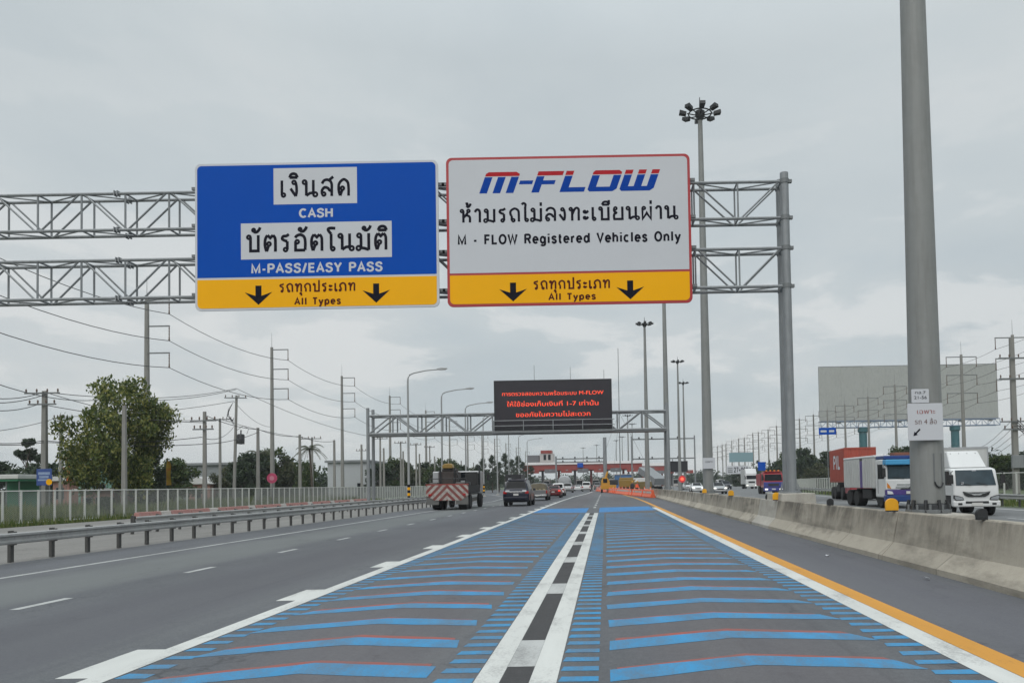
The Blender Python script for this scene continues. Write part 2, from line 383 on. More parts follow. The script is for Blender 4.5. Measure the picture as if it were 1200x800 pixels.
TOPM = {'ิ': [sm((-.58, 1.16), (-.5, 1.34), (-.33, 1.4), (-.16, 1.34), (-.08, 1.16)), [(-.58, 1.17), (-.08, 1.17)]],
        'ี': [sm((-.58, 1.16), (-.5, 1.34), (-.33, 1.4), (-.16, 1.34), (-.08, 1.16)), [(-.58, 1.17), (-.08, 1.17)], [(-.1, 1.17), (-.1, 1.52)]],
        'ั': [ring(-.42, 1.3, .08), sm((-.42, 1.2), (-.25, 1.18), (-.1, 1.3), (-.02, 1.46))],
        '้': [sm((-.44, 1.42), (-.32, 1.44), (-.32, 1.26), (-.36, 1.16)), sm((-.36, 1.17), (-.2, 1.22), (-.06, 1.44))],
        '่': [[(-.14, 1.16), (-.14, 1.44)]],
        'ุ': [ring(-.2, -.2, .08), [(-.12, -.2), (-.12, -.5)]]}

def glyph_run(s, track=.1):
    x = 0; out = []
    for ch in s:
        if ch in TOPM:
            for st in TOPM[ch]: out.append((x-track, st))
            continue
        w, sts = G[ch]
        for st in sts: out.append((x, st))
        x += w+track
    return x-track, out

def ribbon(mb, pts, w, z, tf, closed=False):
    n = len(pts); L = []; Rr = []
    if not closed:      # square ends
        pts = list(pts)
    for i in range(n):
        p = Vector(pts[i])
        a = Vector(pts[i-1]) if (i > 0 or closed) else None
        b = Vector(pts[(i+1) % n]) if (i < n-1 or closed) else None
        d1 = (p-a).normalized() if a is not None and (p-a).length > 1e-9 else None
        d2 = (b-p).normalized() if b is not None and (b-p).length > 1e-9 else None
        d1 = d1 or d2; d2 = d2 or d1
        n1, n2 = Vector((-d1.y, d1.x)), Vector((-d2.y, d2.x))
        m = n1+n2
        if m.length < 1e-3: m = n1
        m.normalize(); k = 1/max(.5, m.dot(n1))
        L.append(p+m*w/2*k); Rr.append(p-m*w/2*k)
    rng = n if closed else n-1
    vs = [tf(q.x, q.y, z) for q in L]+[tf(q.x, q.y, z) for q in Rr]
    mb.add(vs, [(i, (i+1) % n, n+(i+1) % n, n+i) for i in range(rng)])

def stroke_text(mb, s, x0, x1, zb, h, y, w=.14, track=.1, right=1.0):
    """monoline lettering from x0 to x1, baseline zb, height h, on the plane y (read from -Y)"""
    W, run = glyph_run(s, track); k = (x1-x0)/W
    for i, (dx, st) in enumerate(run):
        yy = y-.0006*(i % 9)
        tf = lambda u, v, z: (x0+u*k, z, zb+v*h)
        if st[0] == 'c':
            pts = [(dx+st[1]+st[3]*math.cos(2*PI*q/12)*h/k, st[2]+st[3]*math.sin(2*PI*q/12)) for q in range(12)]
            ribbon(mb, pts, w*.8, yy, tf, True)
        elif st[0] == 'e':
            pts = [(dx+st[1]+st[3]*math.cos(2*PI*q/22), st[2]+st[4]*math.sin(2*PI*q/22)) for q in range(22)]
            ribbon(mb, pts, w, yy, tf, True)
        else:
            ribbon(mb, [(dx+p[0], p[1]) for p in st], w, yy, tf)

def font_text(mb, s, x0, x1, zb, h, y, grow=0.0):
    """outline lettering from the built-in typeface, filled contour by contour; fitted to x0..x1, cap height h"""
    c = bpy.data.curves.new('t', 'FONT'); c.body = s; c.size = 1; c.fill_mode = 'NONE'; c.resolution_u = 3
    o = bpy.data.objects.new('t', c); COL.objects.link(o)
    dg = bpy.context.evaluated_depsgraph_get(); me = o.evaluated_get(dg).to_mesh()
    vs = [Vector((v.co.x, v.co.y)) for v in me.vertices]; nb = {}
    for e in me.edges:
        a, b = e.vertices; nb.setdefault(a, []).append(b); nb.setdefault(b, []).append(a)
    loops = []; seen = set()
    for st in list(nb):
        if st in seen: continue
        lp = [st]; seen.add(st); cur = st
        while True:
            nx = [k for k in nb[cur] if k not in seen]
            if not nx: break
            cur = nx[0]; seen.add(cur); lp.append(cur)
        if len(lp) > 2: loops.append([vs[i] for i in lp])
    o.evaluated_get(dg).to_mesh_clear(); bpy.data.objects.remove(o); bpy.data.curves.remove(c)
    def inside(p, lp):
        r = False
        for i in range(len(lp)):
            a, b = lp[i-1], lp[i]
            if (a.y > p.y) != (b.y > p.y) and p.x < (b.x-a.x)*(p.y-a.y)/(b.y-a.y)+a.x: r = not r
        return r
    xs = [p.x for l in loops for p in l]; xa, xb = min(xs), max(xs); k = (x1-x0)/(xb-xa); kz = h/.69
    ar = lambda l: sum(l[i-1].x*l[i].y-l[i].x*l[i-1].y for i in range(len(l)))/2
    A = [ar(l) for l in loops]
    # a hole is a loop that lies inside a larger one (all its points)
    hole = [None]*len(loops)
    for i, l in enumerate(loops):
        for j, q in enumerate(loops):
            if i != j and abs(A[j]) > abs(A[i]) and all(inside(p, q) for p in l[::2]): hole[i] = j
    for j, q in enumerate(loops):
        if hole[j] is not None: continue
        pl = [q]+[loops[i] for i in range(len(loops)) if hole[i] == j]
        flat = [p for l in pl for p in l]
        tri = tessellate_polygon([[Vector((p.x, p.y, 0)) for p in l] for l in pl])
        yy = y-.0008*(j % 7)
        mb.add([(x0+(p.x-xa)*k, yy, zb+p.y*kz) for p in flat], [tuple(t) for t in tri])
# ------------------------------------------------------------ palette
ASPH = (.104, .109, .120)
m_road = road_mat('asphalt', ASPH, (.142, .15, .15), [(-5.95, 1.5, .62, (.082, .083, .094)), (-2.4, 1.3, .4, (.108, .094, .100)), (1.2, 1.3, .4, (.108, .094, .100)), (-9.3, 1.5, .5, (.16, .172, .166)), (4.1, 1.3, .4, (.105, .103, .122))])
m_road2 = road_mat('worn_asphalt', (.15, .155, .158), (.16, .165, .165), [(9, 1.2, .25, (.1, .1, .105)), (13, 1.2, .25, (.1, .1, .105))])
m_strip = road_mat('concrete_lane', (.2, .193, .182), (.24, .232, .215))
m_fresh = road_mat('dark_seal', (.05, .05, .052), (.06, .06, .062))
m_white = paint_mat('white_road_paint', (.60, .61, .585), (.2, .2, .2), .34, .26)
m_whiteold = paint_mat('worn_white_paint', (.46, .47, .46), (.15, .15, .15), .42, .25)
m_orange = paint_mat('orange_road_paint', (.58, .27, .035), (.25, .13, .04), .26, .2)
m_blue = paint_mat('blue_road_paint', (.038, .275, .54), (.10, .135, .17), .53, .36)
m_blueband = paint_mat('faded_blue_paint', (.035, .20, .46), (.07, .12, .18), .3, .3)
m_red = paint_mat('red_paint_remnant', (.34, .085, .065), (.14, .10, .10), .55, .3)
m_grass = M('grass_ground', (.06, .085, .03), .9, var=.4, scale=.25, dirt=(.13, .12, .07), dirt_amt=.5)
m_conc = concrete_mat('barrier_concrete', (.46, .42, .35), (.095, .085, .072), 1.0)
m_conc2 = concrete_mat('pale_concrete', (.45, .43, .385), (.22, .2, .17), .5)
m_galv = M('galvanised_steel', (.25, .265, .275), .55, .3, var=.2, scale=2.5, streak=.4)
m_galvd = M('dull_steel', (.17, .18, .185), .6, .3, var=.15, scale=1.5)
m_pole = M('painted_mast', (.225, .232, .225), .6, .1, var=.16, scale=1.2, streak=.4, dirt=(.13, .128, .118))
m_cpole = M('spun_concrete', (.24, .235, .22), .85, var=.14, scale=1.0, streak=.3)
m_dark = M('dark_metal', (.03, .032, .034), .55, .3, var=.2)
m_black = M('black_rubber', (.014, .014, .015), .75, var=.25, scale=5)
m_wire = M('cable_black', (.03, .03, .033), .6, var=.1)
m_sblue = M('sign_blue', (.0, .066, .385), .5, var=.07, scale=.6, spec=.08)
m_swhite = M('sign_white', (.525, .54, .57), .45, var=.05, scale=.7, spec=.2)
m_sgrey = M('sign_back', (.35, .36, .37), .5, .5, var=.08)
m_syel = M('sign_yellow', (.84, .40, .0), .45, var=.05, scale=.7, spec=.15)
m_sblack = M('sign_black', (.008, .008, .016), .6, var=.1, spec=.08)
m_smar = M('sign_maroon', (.085, .014, .008), .6, var=.1, spec=.1)
m_sred = M('sign_red', (.36, .02, .025), .5, var=.08)
m_lred = M('logo_red', (.40, .018, .025), .6, var=.05, spec=.1)
m_lblue = M('logo_blue', (.0, .045, .30), .6, var=.05, spec=.1)

def sheet(name, pts, mat, z, parent=None, kind='structure', subdiv=0):
    mb = MB(); mb.face([(p[0], p[1], z) for p in pts])
    o = mb.build(name, mat, parent, recalc=False)
    if o.data.polygons[0].normal.z < 0: o.data.flip_normals()
    if kind: o['kind'] = kind
    return o

# ------------------------------------------------------------ ground and roads
sheet('ground', [(-1600, -60), (1600, -60), (1600, 3000), (-1600, 3000)], m_grass, -.03)
road = sheet('road', [(-13.1, -20), (5.35, -20), (5.35, 120), (6, 260), (6, 900), (-46, 900), (-42, 230), (-31, 165), (-15, 92), (-13.1, 74)], m_road, 0)
sheet('frontage_strip', [(-27.4, -20), (-13.1, -20), (-13.1, 74), (-15, 92), (-28.1, 151.7), (-27.6, 80)], m_strip, -.008)
road2 = sheet('opposite_road', [(6.6, -20), (19.3, -20), (19.6, 45), (23, 90), (40, 180), (46, 260), (46, 900), (6.6, 900)], m_road2, 0)
sheet('median', [(5.35, -20), (6.6, -20), (6.6, 900), (6, 900), (6, 260), (5.35, 120)], m_strip, .0)

def ragged(pts, j, step=.22):
    out = []
    for i, p in enumerate(pts):
        q = pts[(i+1) % len(pts)]; L = math.hypot(q[0]-p[0], q[1]-p[1]); n = max(1, int(L/step))
        for k in range(n):
            f = k/n; out.append((p[0]+(q[0]-p[0])*f+random.uniform(-j, j)*.6, p[1]+(q[1]-p[1])*f+random.uniform(-j, j)))
    return out
def mark(name, pts, mat, z=.005, par=None):
    if name in ('chevron_marking', 'red_chevron_remnant'): pts = ragged(pts, .014)
    elif name in ('buffer_dash', 'blue_band'): pts = ragged(pts, .008)
    return sheet(name, pts, mat, z*.4, par or road, None)
def rectm(name, x0, x1, y0, y1, mat, z=.005, par=None): return mark(name, [(x0, y0), (x1, y0), (x1, y1), (x0, y1)], mat, z, par)

def strip(name, pts, w, mat, z=.005, par=None):
    L, Rr = [], []
    for i, p in enumerate(pts):
        a, b = Vector(pts[max(i-1, 0)]), Vector(pts[min(i+1, len(pts)-1)]); d = (b-a).normalized(); nn = Vector((-d.y, d.x))
        L.append(Vector(p)+nn*w/2); Rr.append(Vector(p)-nn*w/2)
    mb = MB(); n = len(pts)
    mb.add([(q.x, q.y, z*.4) for q in Rr]+[(q.x, q.y, z*.4) for q in L], [(i, i+1, n+i+1, n+i) for i in range(n-1)])
    return mb.build(name, mat, par or road, recalc=False)

# left edge line, lane dashes
strip('edge_line', [(-10.95, 3), (-10.95, 72), (-12.6, 95), (-20, 130), (-29, 165)], .14, m_whiteold)
strip('edge_line', [(-10.3, 78), (-11.2, 100), (-15.5, 130), (-22, 165)], .14, m_whiteold)
for k in range(22):
    y = 9.75+k*4.05
    x = -7.75-.012*(y-9)
    rectm('lane_dash', x-.065, x+.065, y, y+1.0, m_whiteold)
# line left of the blue lanes, with its dashes
strip('solid_line', [(-4.12, 2), (-4.12, 70), (-3.9, 90), (-3.0, 120), (-2.6, 150)], .21, m_white, .009)
for k in range(15):
    y = 6.08+k*4.03
    mark('buffer_dash', [(-4.5, y), (-4.2, y), (-4.2, y+1.06), (-4.5, y+1.06)], m_white, .006)
# middle double line
rectm('solid_line', -1.04, -.84, 2, 38.7, m_white, .009)
rectm('solid_line', -.61, -.40, 2, 38.7, m_white, .009)
rectm('seal_strip', -.835, -.615, 2, 38.7, m_fresh, .004)
for k in range(9):
    y = 2.1+k*4.1
    rectm('lane_dash', -.838, -.612, y, y+1.04, m_whiteold, .0085)
for k in range(12):
    y = 47+k*5.5
    rectm('lane_dash', -.80, -.64, y, y+2.6, m_whiteold, .007)
strip('solid_line', [(2.96, 2), (2.96, 46)], .25, m_white, .009)
strip('orange_line', [(3.215, 2), (3.215, 60), (3.1, 76), (2.2, 110)], .25, m_orange, .009)
# chevrons
def chevron(x0, x1, y, t, pk, sl=.0):
    xm = (x0+x1)/2
    e = .16
    return [(x0, y), (xm, y+pk), (x1+e, y+.30), (x1, y+t+.16), (xm, y+pk+t), (x0, y+t)]
for side, (x0, x1) in enumerate(((-3.66, -1.42), (.0, 2.36))):
    for k in range(31):
        y = 4.62+k*1.075
        if side == 0:
            pts = [(x0-.14, y-.02), (x0+1.12, y+.42), (x1, y+.22), (x1-.03, y+.55), (x0+1.12, y+.78), (x0+.02, y+.3)]
        else:
            pts = [(x0, y+.0), (x0+1.2, y+.42), (x1+.17, y+.2), (x1, y+.5), (x0+1.2, y+.78), (x0, y+.36)]
        pts = [(p[0]+random.uniform(-.015, .015), p[1]+random.uniform(-.02, .02)) for p in pts]
        mark('chevron_marking', pts, m_blue, .0062)
        sh = random.uniform(.02, .12)
        pr = [(p[0]+.06*(1 if j in (0, 5) else -1 if j in (2, 3) else 0), p[1]+sh) for j, p in enumerate(pts)]
        if k < 16: mark('red_chevron_remnant', pr, m_red, .004)
tk = []
for (x0, x1) in ((-4.0, -3.74), (-1.36, -1.05), (-.39, -.08), (2.5, 2.83)):
    for k in range(106):
        y = 4.4+k*.325
        a = .035*(1 if x0 in (-4.0, 2.5) else .3)
        tk.append((y, [(x0, y+a*random.random()), (x1, y+a*random.random()), (x1, y+.15), (x0+.02, y+.15+a*random.random())]))
tk.sort(key=lambda q: q[0])
for y, p in tk[:96]: mark('tick_marking', p, m_blue, .0066)
mb = MB()
for y, p in tk[96:]: mb.face([(q[0], q[1], .0066*.4) for q in p])
mb.build('tick_marking', m_blue, road, recalc=False, kind='stuff')
mark('blue_band', [(-4.0, 40.5), (-1.06, 39.5), (-1.06, 47), (-4.0, 47)], m_blueband, .0055)
mark('blue_band', [(-.38, 39.5), (2.8, 41.5), (2.8, 48.5), (-.38, 47.5)], m_blueband, .0055)
# opposite carriageway
for k in range(16): rectm('lane_dash', 10.25, 10.37, 6+k*8, 9+k*8, m_whiteold, .005, road2)
for k in range(16): rectm('lane_dash', 14.5, 14.62, 8+k*8, 11+k*8, m_whiteold, .005, road2)
strip('edge_line', [(18.4, 5), (18.5, 45), (21.8, 90), (38.5, 180)], .16, m_white, .005, road2)
strip('edge_line', [(7.4, 5), (7.4, 300)], .15, m_whiteold, .005, road2)

# litter on the shoulder
for i, (px, py, Y, s, lab) in enumerate(((970, 657, 14.6, .05, 'crumpled white scrap of paper lying on the right shoulder, the farther one'),
                                  (1085, 694, 11.0, .06, 'crumpled white scrap lying on the right shoulder, nearest the camera'))):
    x = at(px, py, Y).x
    mb = MB(); vs = [(x+random.uniform(-s, s), Y+random.uniform(-s, s), .004+random.uniform(0, s*.8)) for _ in range(8)]
    mb.add(vs, [(0, 1, 2), (2, 3, 4), (4, 5, 6), (1, 5, 7), (0, 6, 7), (3, 7, 2)])
    tag(mb.build('litter_scrap', m_swhite, recalc=False), lab, 'litter', 'litter on the right shoulder')

# ------------------------------------------------------------ median barrier
PROF = [(5.10, 0), (5.10, .09), (5.32, .33), (5.42, .87), (5.44, .885), (5.60, .885), (5.62, .87), (5.72, .33), (5.94, .09), (5.94, 0)]
cuts = [4.0, 13.8, 23.4, 26.1, 35.8, 45.6, 55.2, 64.9, 74.6, 84.3, 94, 104, 114, 124, 134, 144, 154, 164]
labs = ['stained concrete median barrier length nearest the camera, cut by the right edge of the photo',
        'long weathered median barrier length behind the foreground mast, second from the camera',
        'short pale clean barrier length between two stained ones right of the blue lanes']
for i in range(len(cuts)-1):
    a, b = cuts[i]+.012, cuts[i+1]-.012
    mb = MB(); secs = []
    ny = max(2, int((b-a)/.6)) if b < 60 else 3
    for k in range(ny+1):
        y = a+(b-a)*k/ny
        secs.append([(p[0]+.004*math.sin(y*3.1+q), y, p[1]+.003*math.sin(y*1.7+q*2) if p[1] > .01 else 0) for q, p in enumerate(PROF)])
    mb.loft(secs)
    o = mb.build('concrete_barrier', m_conc2 if i == 2 else m_conc, smooth=25)
    lab = labs[i] if i < 3 else 'weathered concrete median barrier length, %s of the row counted from the camera' % (ORD[i] if i < 20 else 'last')
    tag(o, lab, 'barrier', 'concrete barrier lengths along the median')

# reflectors on the barrier top
m_ryel = M('reflector_yellow', (.75, .36, .01), .4, var=.08, scale=4)
def reflector(px, Y, w, mat, nm, lab):
    x = gx(px, Y, 595)
    t = thing(nm, lab, 'reflector', (x, Y, .885), 0, 'reflectors on top of the median barrier')
    pr = [(-w/2, .02), (w/2, .02)]+[(w/2*math.cos(R(a)), w*.62+w*.42*math.sin(R(a))) for a in range(0, 181, 20)]
    mb = MB(); mb.prism(pr, -.03, .03, 'y'); mb.build('reflector_plate', mat, t, bevel=.006)
    mb = MB(); mb.box(-w*.42, w*.42, -.05, .05, 0, .022); mb.build('base', m_dark, t)
for i, (px, Y) in enumerate(((1045, 14.0), (910, 23.6), (857, 32.0), (826, 41))):
    reflector(px, Y, .24, m_ryel, 'barrier_reflector', 'round topped yellow reflector on the median barrier, %s to the camera' % near(i))
for i, (px, Y) in enumerate(((1150, 10.7), (973, 18.0), (900, 25.2))):
    reflector(px, Y, .16, m_dark, 'barrier_reflector', 'dark back of a reflector on the median barrier, %s to the camera' % near(i))

# ------------------------------------------------------------ sign gantry
GY = 24.2
g = thing('sign_gantry', 'grey steel lattice gantry carrying the blue and the white overhead signs', 'gantry', (6.0, GY, 0))
def L3(p): return (p[0]-6.0, p[1]-GY, p[2])
def box_truss(par, xa, xb, z0, z1, y0, y1, pan, rc, rw, phase=0, splice=None, ox=0, oy=0, name='truss', mat=None):
    mb = MB(); n = max(1, round((xb-xa)/pan)); dx = (xb-xa)/n
    for y in (y0, y1):
        for z in (z0, z1): mb.tube((xa-ox, y-oy, z), (xb-ox, y-oy, z), rc, n=8)
        for k in range(n+1):
            x = xa+k*dx
            mb.tube((x-ox, y-oy, z0), (x-ox, y-oy, z1), rw, n=6)
            if k < n:
                up = (k+phase) % 2 == 0
                mb.tube((x+.08-ox, y-oy, z0 if up else z1), (x+dx-.08-ox, y-oy, z1 if up else z0), rw, n=6)
    for k in range(n+1):
        x = xa+k*dx
        for z in (z0, z1): mb.tube((x-ox, y0-oy, z), (x-ox, y1-oy, z), rw, n=6)
        if k < n:
            for z in (z0, z1): mb.tube((x-ox, (y0 if k % 2 else y1)-oy, z), (x+dx-ox, (y1 if k % 2 else y0)-oy, z), rw*.8, n=6)
    for x in splice or []:
        for y in (y0, y1):
            for z in (z0, z1):
                for s in (-.05, .05): mb.cbox((x+s-ox, y-oy, z), (.03, rc*3.2, rc*3.2))
    return mb.build(name, mat or m_galv, par, smooth=40)
zt = [at(920, 217, GY).z, at(920, 259, GY).z, at(922, 294, GY).z, at(922, 338, GY).z]
xl = -24.0; xr = gx(926, GY, 215)
box_truss(g, xl, 5.9, zt[1], zt[0], GY-.3, GY+.3, 1.43, .052, .031, 0, [gx(144, GY, 250)], 6.0, GY)
box_truss(g, xl, 5.9, zt[3], zt[2], GY-.3, GY+.3, 1.43, .052, .031, 0, [gx(146, GY, 330)], 6.0, GY)
for (xx, yy) in ((6.0, GY-.3), (6.0, GY+.3), (xl, GY-.3), (xl, GY+.3)):
    mb = MB(); r = .15
    base = 1.1 if xx > 0 else .4
    mb.tube((xx-6, yy-GY, base), (xx-6, yy-GY, zt[0]+.28), r, .135, 14)
    mb.lathe([(.3, base), (.3, base+.04), (.16, base+.06)], 14, (xx-6, yy-GY, 0))
    for a in range(8): mb.tube((xx-6+.26*math.cos(a*PI/4), yy-GY+.26*math.sin(a*PI/4), base), (xx-6+.26*math.cos(a*PI/4), yy-GY+.26*math.sin(a*PI/4), base+.1), .02, n=6)
    for a in range(4):
        c, s = math.cos(a*PI/2+.78), math.sin(a*PI/2+.78)
        mb.face([(xx-6+c*.19, yy-GY+s*.19, base+.05), (xx-6+c*.3, yy-GY+s*.3, base+.05), (xx-6+c*.19, yy-GY+s*.19, base+.4)])
    mb.build('post', m_galv, g, smooth=40)
    for z in zt:
        mb = MB(); mb.cbox((xx-6+(.17 if xx > 0 else -.17), yy-GY, z), (.14, .12, .1)); mb.tube((xx-6, yy-GY, z-.07), (xx-6, yy-GY, z+.07), .155, n=14)
        mb.build('clamp', m_galvd, g, smooth=40)
for xx, hh in ((6.0, 1.1), (xl, .4)):
    mb = MB(); mb.prism([(-.62+xx-6, 0), (.62+xx-6, 0), (.52+xx-6, hh), (-.52+xx-6, hh)], -1.1, 1.1, 'y'); mb.build('footing', m_conc2, g, bevel=.02)

def round_rect(x0, x1, z0, z1, r, n=5):
    out = []
    for (cx, cz, a) in ((x1-r, z1-r, 0), (x0+r, z1-r, 90), (x0+r, z0+r, 180), (x1-r, z0+r, 270)):
        out += [(cx+r*math.cos(R(a+90*k/n)), cz+r*math.sin(R(a+90*k/n))) for k in range(n+1)]
    return out
def plate(mb, x0, x1, z0, z1, y0, y1, r=.0):
    if r: mb.prism(round_rect(x0, x1, z0, z1, r), y0, y1, 'y')
    else: mb.box(x0, x1, y0, y1, z0, z1)
def half_rr(x0, x1, z0, z1, r, top):
    full = round_rect(x0, x1, z0, z1, r)
    n = len(full)//2
    return full[:n]+[(x0, z0), (x1, z0)] if top else [(x1, z1), (x0, z1)]+full[n:]

SY = GY-.72
def overhead(nm, lab, px0, px1, pyt, pyb, bcol, face, two):
    pc = (px0+px1)/2
    A, B = at(px0, (pyt+pyb)/2, SY), at(px1, (pyt+pyb)/2, SY)
    W = B.x-A.x; zt_, zb_ = at(pc, pyt, SY).z, at(pc, pyb, SY).z; H = zt_-zb_
    t = thing(nm, lab, 'road sign', ((A.x+B.x)/2, SY, zb_), 0, 'signs on the overhead gantry')
    x0, x1 = -W/2, W/2; bw = .085 if two else .075
    mb = MB(); plate(mb, x0, x1, 0, H, 0, .05, .18); mb.build('border', bcol, t, bevel=.006)
    zs = H*(1-.785)
    fr = .14
    mb = MB(); mb.prism(half_rr(x0+bw, x1-bw, zs+.04, H-bw, fr, True), -.006, -.0005, 'y'); mb.build('face', face, t)
    mb = MB(); mb.prism(half_rr(x0+bw, x1-bw, bw, zs-.03, fr, False), -.006, -.0005, 'y'); mb.build('yellow_panel', m_syel, t)
    U = lambda u: x0+u*W
    V = lambda v: H*(1-v)
    # mounting rails and clamps behind
    mb = MB()
    for u in (.12, .37, .63, .88): mb.box(U(u)-.05, U(u)+.05, .051, .2, -.0+.15, H-.15)
    for u in (.0, 1.0):
        for zz in zt:
            mb.cbox((U(u)+(.0 if u else .0), .16, zz-zb_), (.34, .1, .09))
    mb.build('bracket', m_galvd, t)
    return t, W, H, U, V
def arrows_and_types(t, U, V, H, ua, ub, ta, tb, vt, vb, th_b, th_h, e0, e1, eb, eh):
    for u in (ua, ub):
        w = .0565; mb = MB()
        P = [(-.13, 1), (-.13, .47), (-.6, .66), (0, 0), (.6, .66), (.13, .47), (.13, 1)]
        cx = U(u); hw = U(w)-U(0); zb = V(vb); hh = V(vt)-zb
        pts = [(cx+p[0]/1.2*2*hw/1.0, zb+p[1]*hh) for p in P]
        mb.prism(pts, -.010, -.0062, 'y'); mb.build('down_arrow', m_sblack, t)
    mb = MB(); stroke_text(mb, 'รถทุกประเภท', U(ta), U(tb), V(th_b), H*th_h, -.0072, .2, .2); mb.build('lettering', m_smar, t, recalc=False)
    mb = MB(); stroke_text(mb, 'All Types', U(e0), U(e1), V(eb), H*eh, -.0072, .23, .22); mb.build('lettering', m_smar, t, recalc=False)

t, W, H, U, V = overhead('blue_sign', 'big blue cash and pass lane sign with a yellow strip and pale border', 228.5, 514, 189.8, 362, m_swhite, m_sblue, False)
for (a, b, v0, v1) in ((.324, .667, .040, .287), (.189, .808, .412, .657)):
    mb = MB(); plate(mb, U(a), U(b), V(v1), V(v0), -.0095, -.0065); mb.build('white_plate', m_swhite, t)
mb = MB(); stroke_text(mb, 'เงินสด', U(.352), U(.64), V(.236), H*.112, -.0110, .175, .26); mb.build('lettering', m_sblack, t, recalc=False)
mb = MB(); stroke_text(mb, 'CASH', U(.43), U(.566), V(.377), H*.057, -.0072, .22, .16); mb.build('lettering', m_swhite, t, recalc=False)
mb = MB(); stroke_text(mb, 'บัตรอัตโนมัติ', U(.213), U(.792), V(.607), H*.114, -.0110, .175, .2); mb.build('lettering', m_sblack, t, recalc=False)
mb = MB(); stroke_text(mb, 'M-PASS/EASY PASS', U(.232), U(.768), V(.750), H*.06, -.0072, .215, .18); mb.build('lettering', m_swhite, t, recalc=False)
arrows_and_types(t, U, V, H, .26, .742, .346, .658, .835, .965, .882, .055, .408, .596, .968, .045)

t, W, H, U, V = overhead('white_sign', 'big white registered vehicles only sign with a red border and yellow strip', 523.5, 810, 182.5, 357.2, m_sred, m_swhite, True)
# logo: sheared block letters, red above, blue below
def logo(par, x0, x1, zb, h, y):
    red, blu = MB(), MB(); x = 0; sh = .36; items = []
    def rect(a, b, z0, z1, mb, cut=0):
        items.append((a, b, z0, z1, mb, cut))
    Tz, Bz = .80, .765
    def stem(a, b, lo=0): rect(a, b, lo, Bz, 1)
    # m
    stem(0, .36); stem(.62, .98); stem(1.24, 1.6); rect(0, 1.6, Tz, 1, 0, .2); x = 1.72
    rect(x, x+.62, .40, .58, 1); x += .72
    # F
    stem(x, x+.36); rect(x+.36, x+.95, .38, .57, 1); rect(x, x+1.2, Tz, 1, 0); x += 1.32
    # L
    rect(x, x+.36, .22, Bz, 1); rect(x, x+1.15, 0, .22, 1); rect(x, x+.36, Tz, 1, 0); x += 1.28
    # O
    rect(x, x+.36, .22, Bz, 1); rect(x+1.0, x+1.36, .22, Bz, 1); rect(x, x+1.36, 0, .22, 1, -.16); rect(x, x+1.36, Tz, 1, 0, .16); x += 1.5
    # W
    for a in (0, .62, 1.24): rect(x+a, x+a+.36, .22, Bz, 1); rect(x+a, x+a+.36, Tz, 1, 0)
    rect(x, x+1.6, 0, .22, 1, -.16); x += 1.6
    tot = x+sh; k = (x1-x0)/tot
    for i, (a, b, z0, z1, c, cut) in enumerate(items):
        q = [(a, z0), (b, z0), (b, z1), (a, z1)]
        if cut > 0: q = [(a, z0), (b, z0), (b, z1-.1), (b-cut, z1), (a+cut*.5, z1), (a, z1-.08)]
        if cut < 0: q = [(a-cut*.7, z0), (b+cut, z0), (b, z0+.12), (b, z1), (a, z1), (a, z0+.1)]
        pts = [(x0+(p[0]+sh*p[1])*k, y-.0004*(i % 4), zb+p[1]*h) for p in q]
        (red if c == 0 else blu).face(pts)
    red.build('logo_top', m_lred, par, recalc=False); blu.build('logo_body', m_lblue, par, recalc=False)
logo(t, U(.135), U(.878), V(.245), H*.142, -.0072)
mb = MB(); stroke_text(mb, 'ห้ามรถไม่ลงทะเบียนผ่าน', U(.056), U(.945), V(.438), H*.088, -.0072, .175, .17); mb.build('lettering', m_sblack, t, recalc=False)
mb = MB(); stroke_text(mb, 'M - FLOW Registered Vehicles Only', U(.046), U(.955), V(.585), H*.062, -.0072, .225, .2); mb.build('lettering', m_sblack, t, recalc=False)
arrows_and_types(t, U, V, H, .268, .746, .352, .665, .845, .97, .893, .055, .413, .604, .965, .042)

# ------------------------------------------------------------ message gantry
VY = 72.0
vx0, vx1 = gx(434.5, VY, 530), gx(782, VY, 530)
vg = thing('message_gantry', 'grey lattice gantry with a catwalk carrying the dark message board', 'gantry', (vx1, VY, 0))
z0, z1 = at(600, 506, VY).z, at(600, 485, VY).z
box_truss(vg, vx0, vx1, z0, z1, VY-.8, VY+.8, 2.35, .1, .075, 0, None, vx1, VY)
mb = MB(); mb.box(vx0-vx1, 0, -.95, .95, z0-.22, z0-.12); mb.build('catwalk', m_galvd, vg)
for xx, yy in ((vx0, -.8), (vx0, .8), (vx1, -.8), (vx1, .8)):
    mb = MB(); mb.tube((xx-vx1, yy, 0), (xx-vx1, yy, z1+.75), .17, .15, 12); mb.lathe([(.35, 0), (.35, .3), (.18, .32)], 12, (xx-vx1, yy, 0)); mb.build('post', m_galv, vg, smooth=40)
bx0, bx1 = gx(580.5, VY, 470), gx(717, VY, 470)
mb = MB()
for k in range(5):
    x = bx0+(bx1-bx0)*(k/4)
    mb.tube((x-vx1, -1.25, z0-.1), (x-vx1, -1.25, z0+1.0), .045, n=6)
for zz in (1.0, .5): mb.tube((bx0-vx1-.2, -1.25, z0+zz), (bx1-vx1+.2, -1.25, z0+zz), .04, n=6)
mb.box(bx0-vx1-.2, bx1-vx1+.2, -1.3, -.96, z0-.17, z0-.1)
mb.build('railing', m_galv, vg)
for px, pt in ((628, 428), (670.5, 430), (710, 433)):
    mb = MB(); x = gx(px, VY+.8); mb.tube((x-vx1, .8, z1), (x-vx1, .8, at(px, pt, VY+.8).z), .035, .02, 5); mb.build('lightning_rod', m_galvd, vg)
m_led = M('led_panel', (.012, .009, .016), .5, var=.25, scale=1.5)
m_ledframe = M('board_housing', (.02, .02, .024), .55, .3, var=.1)
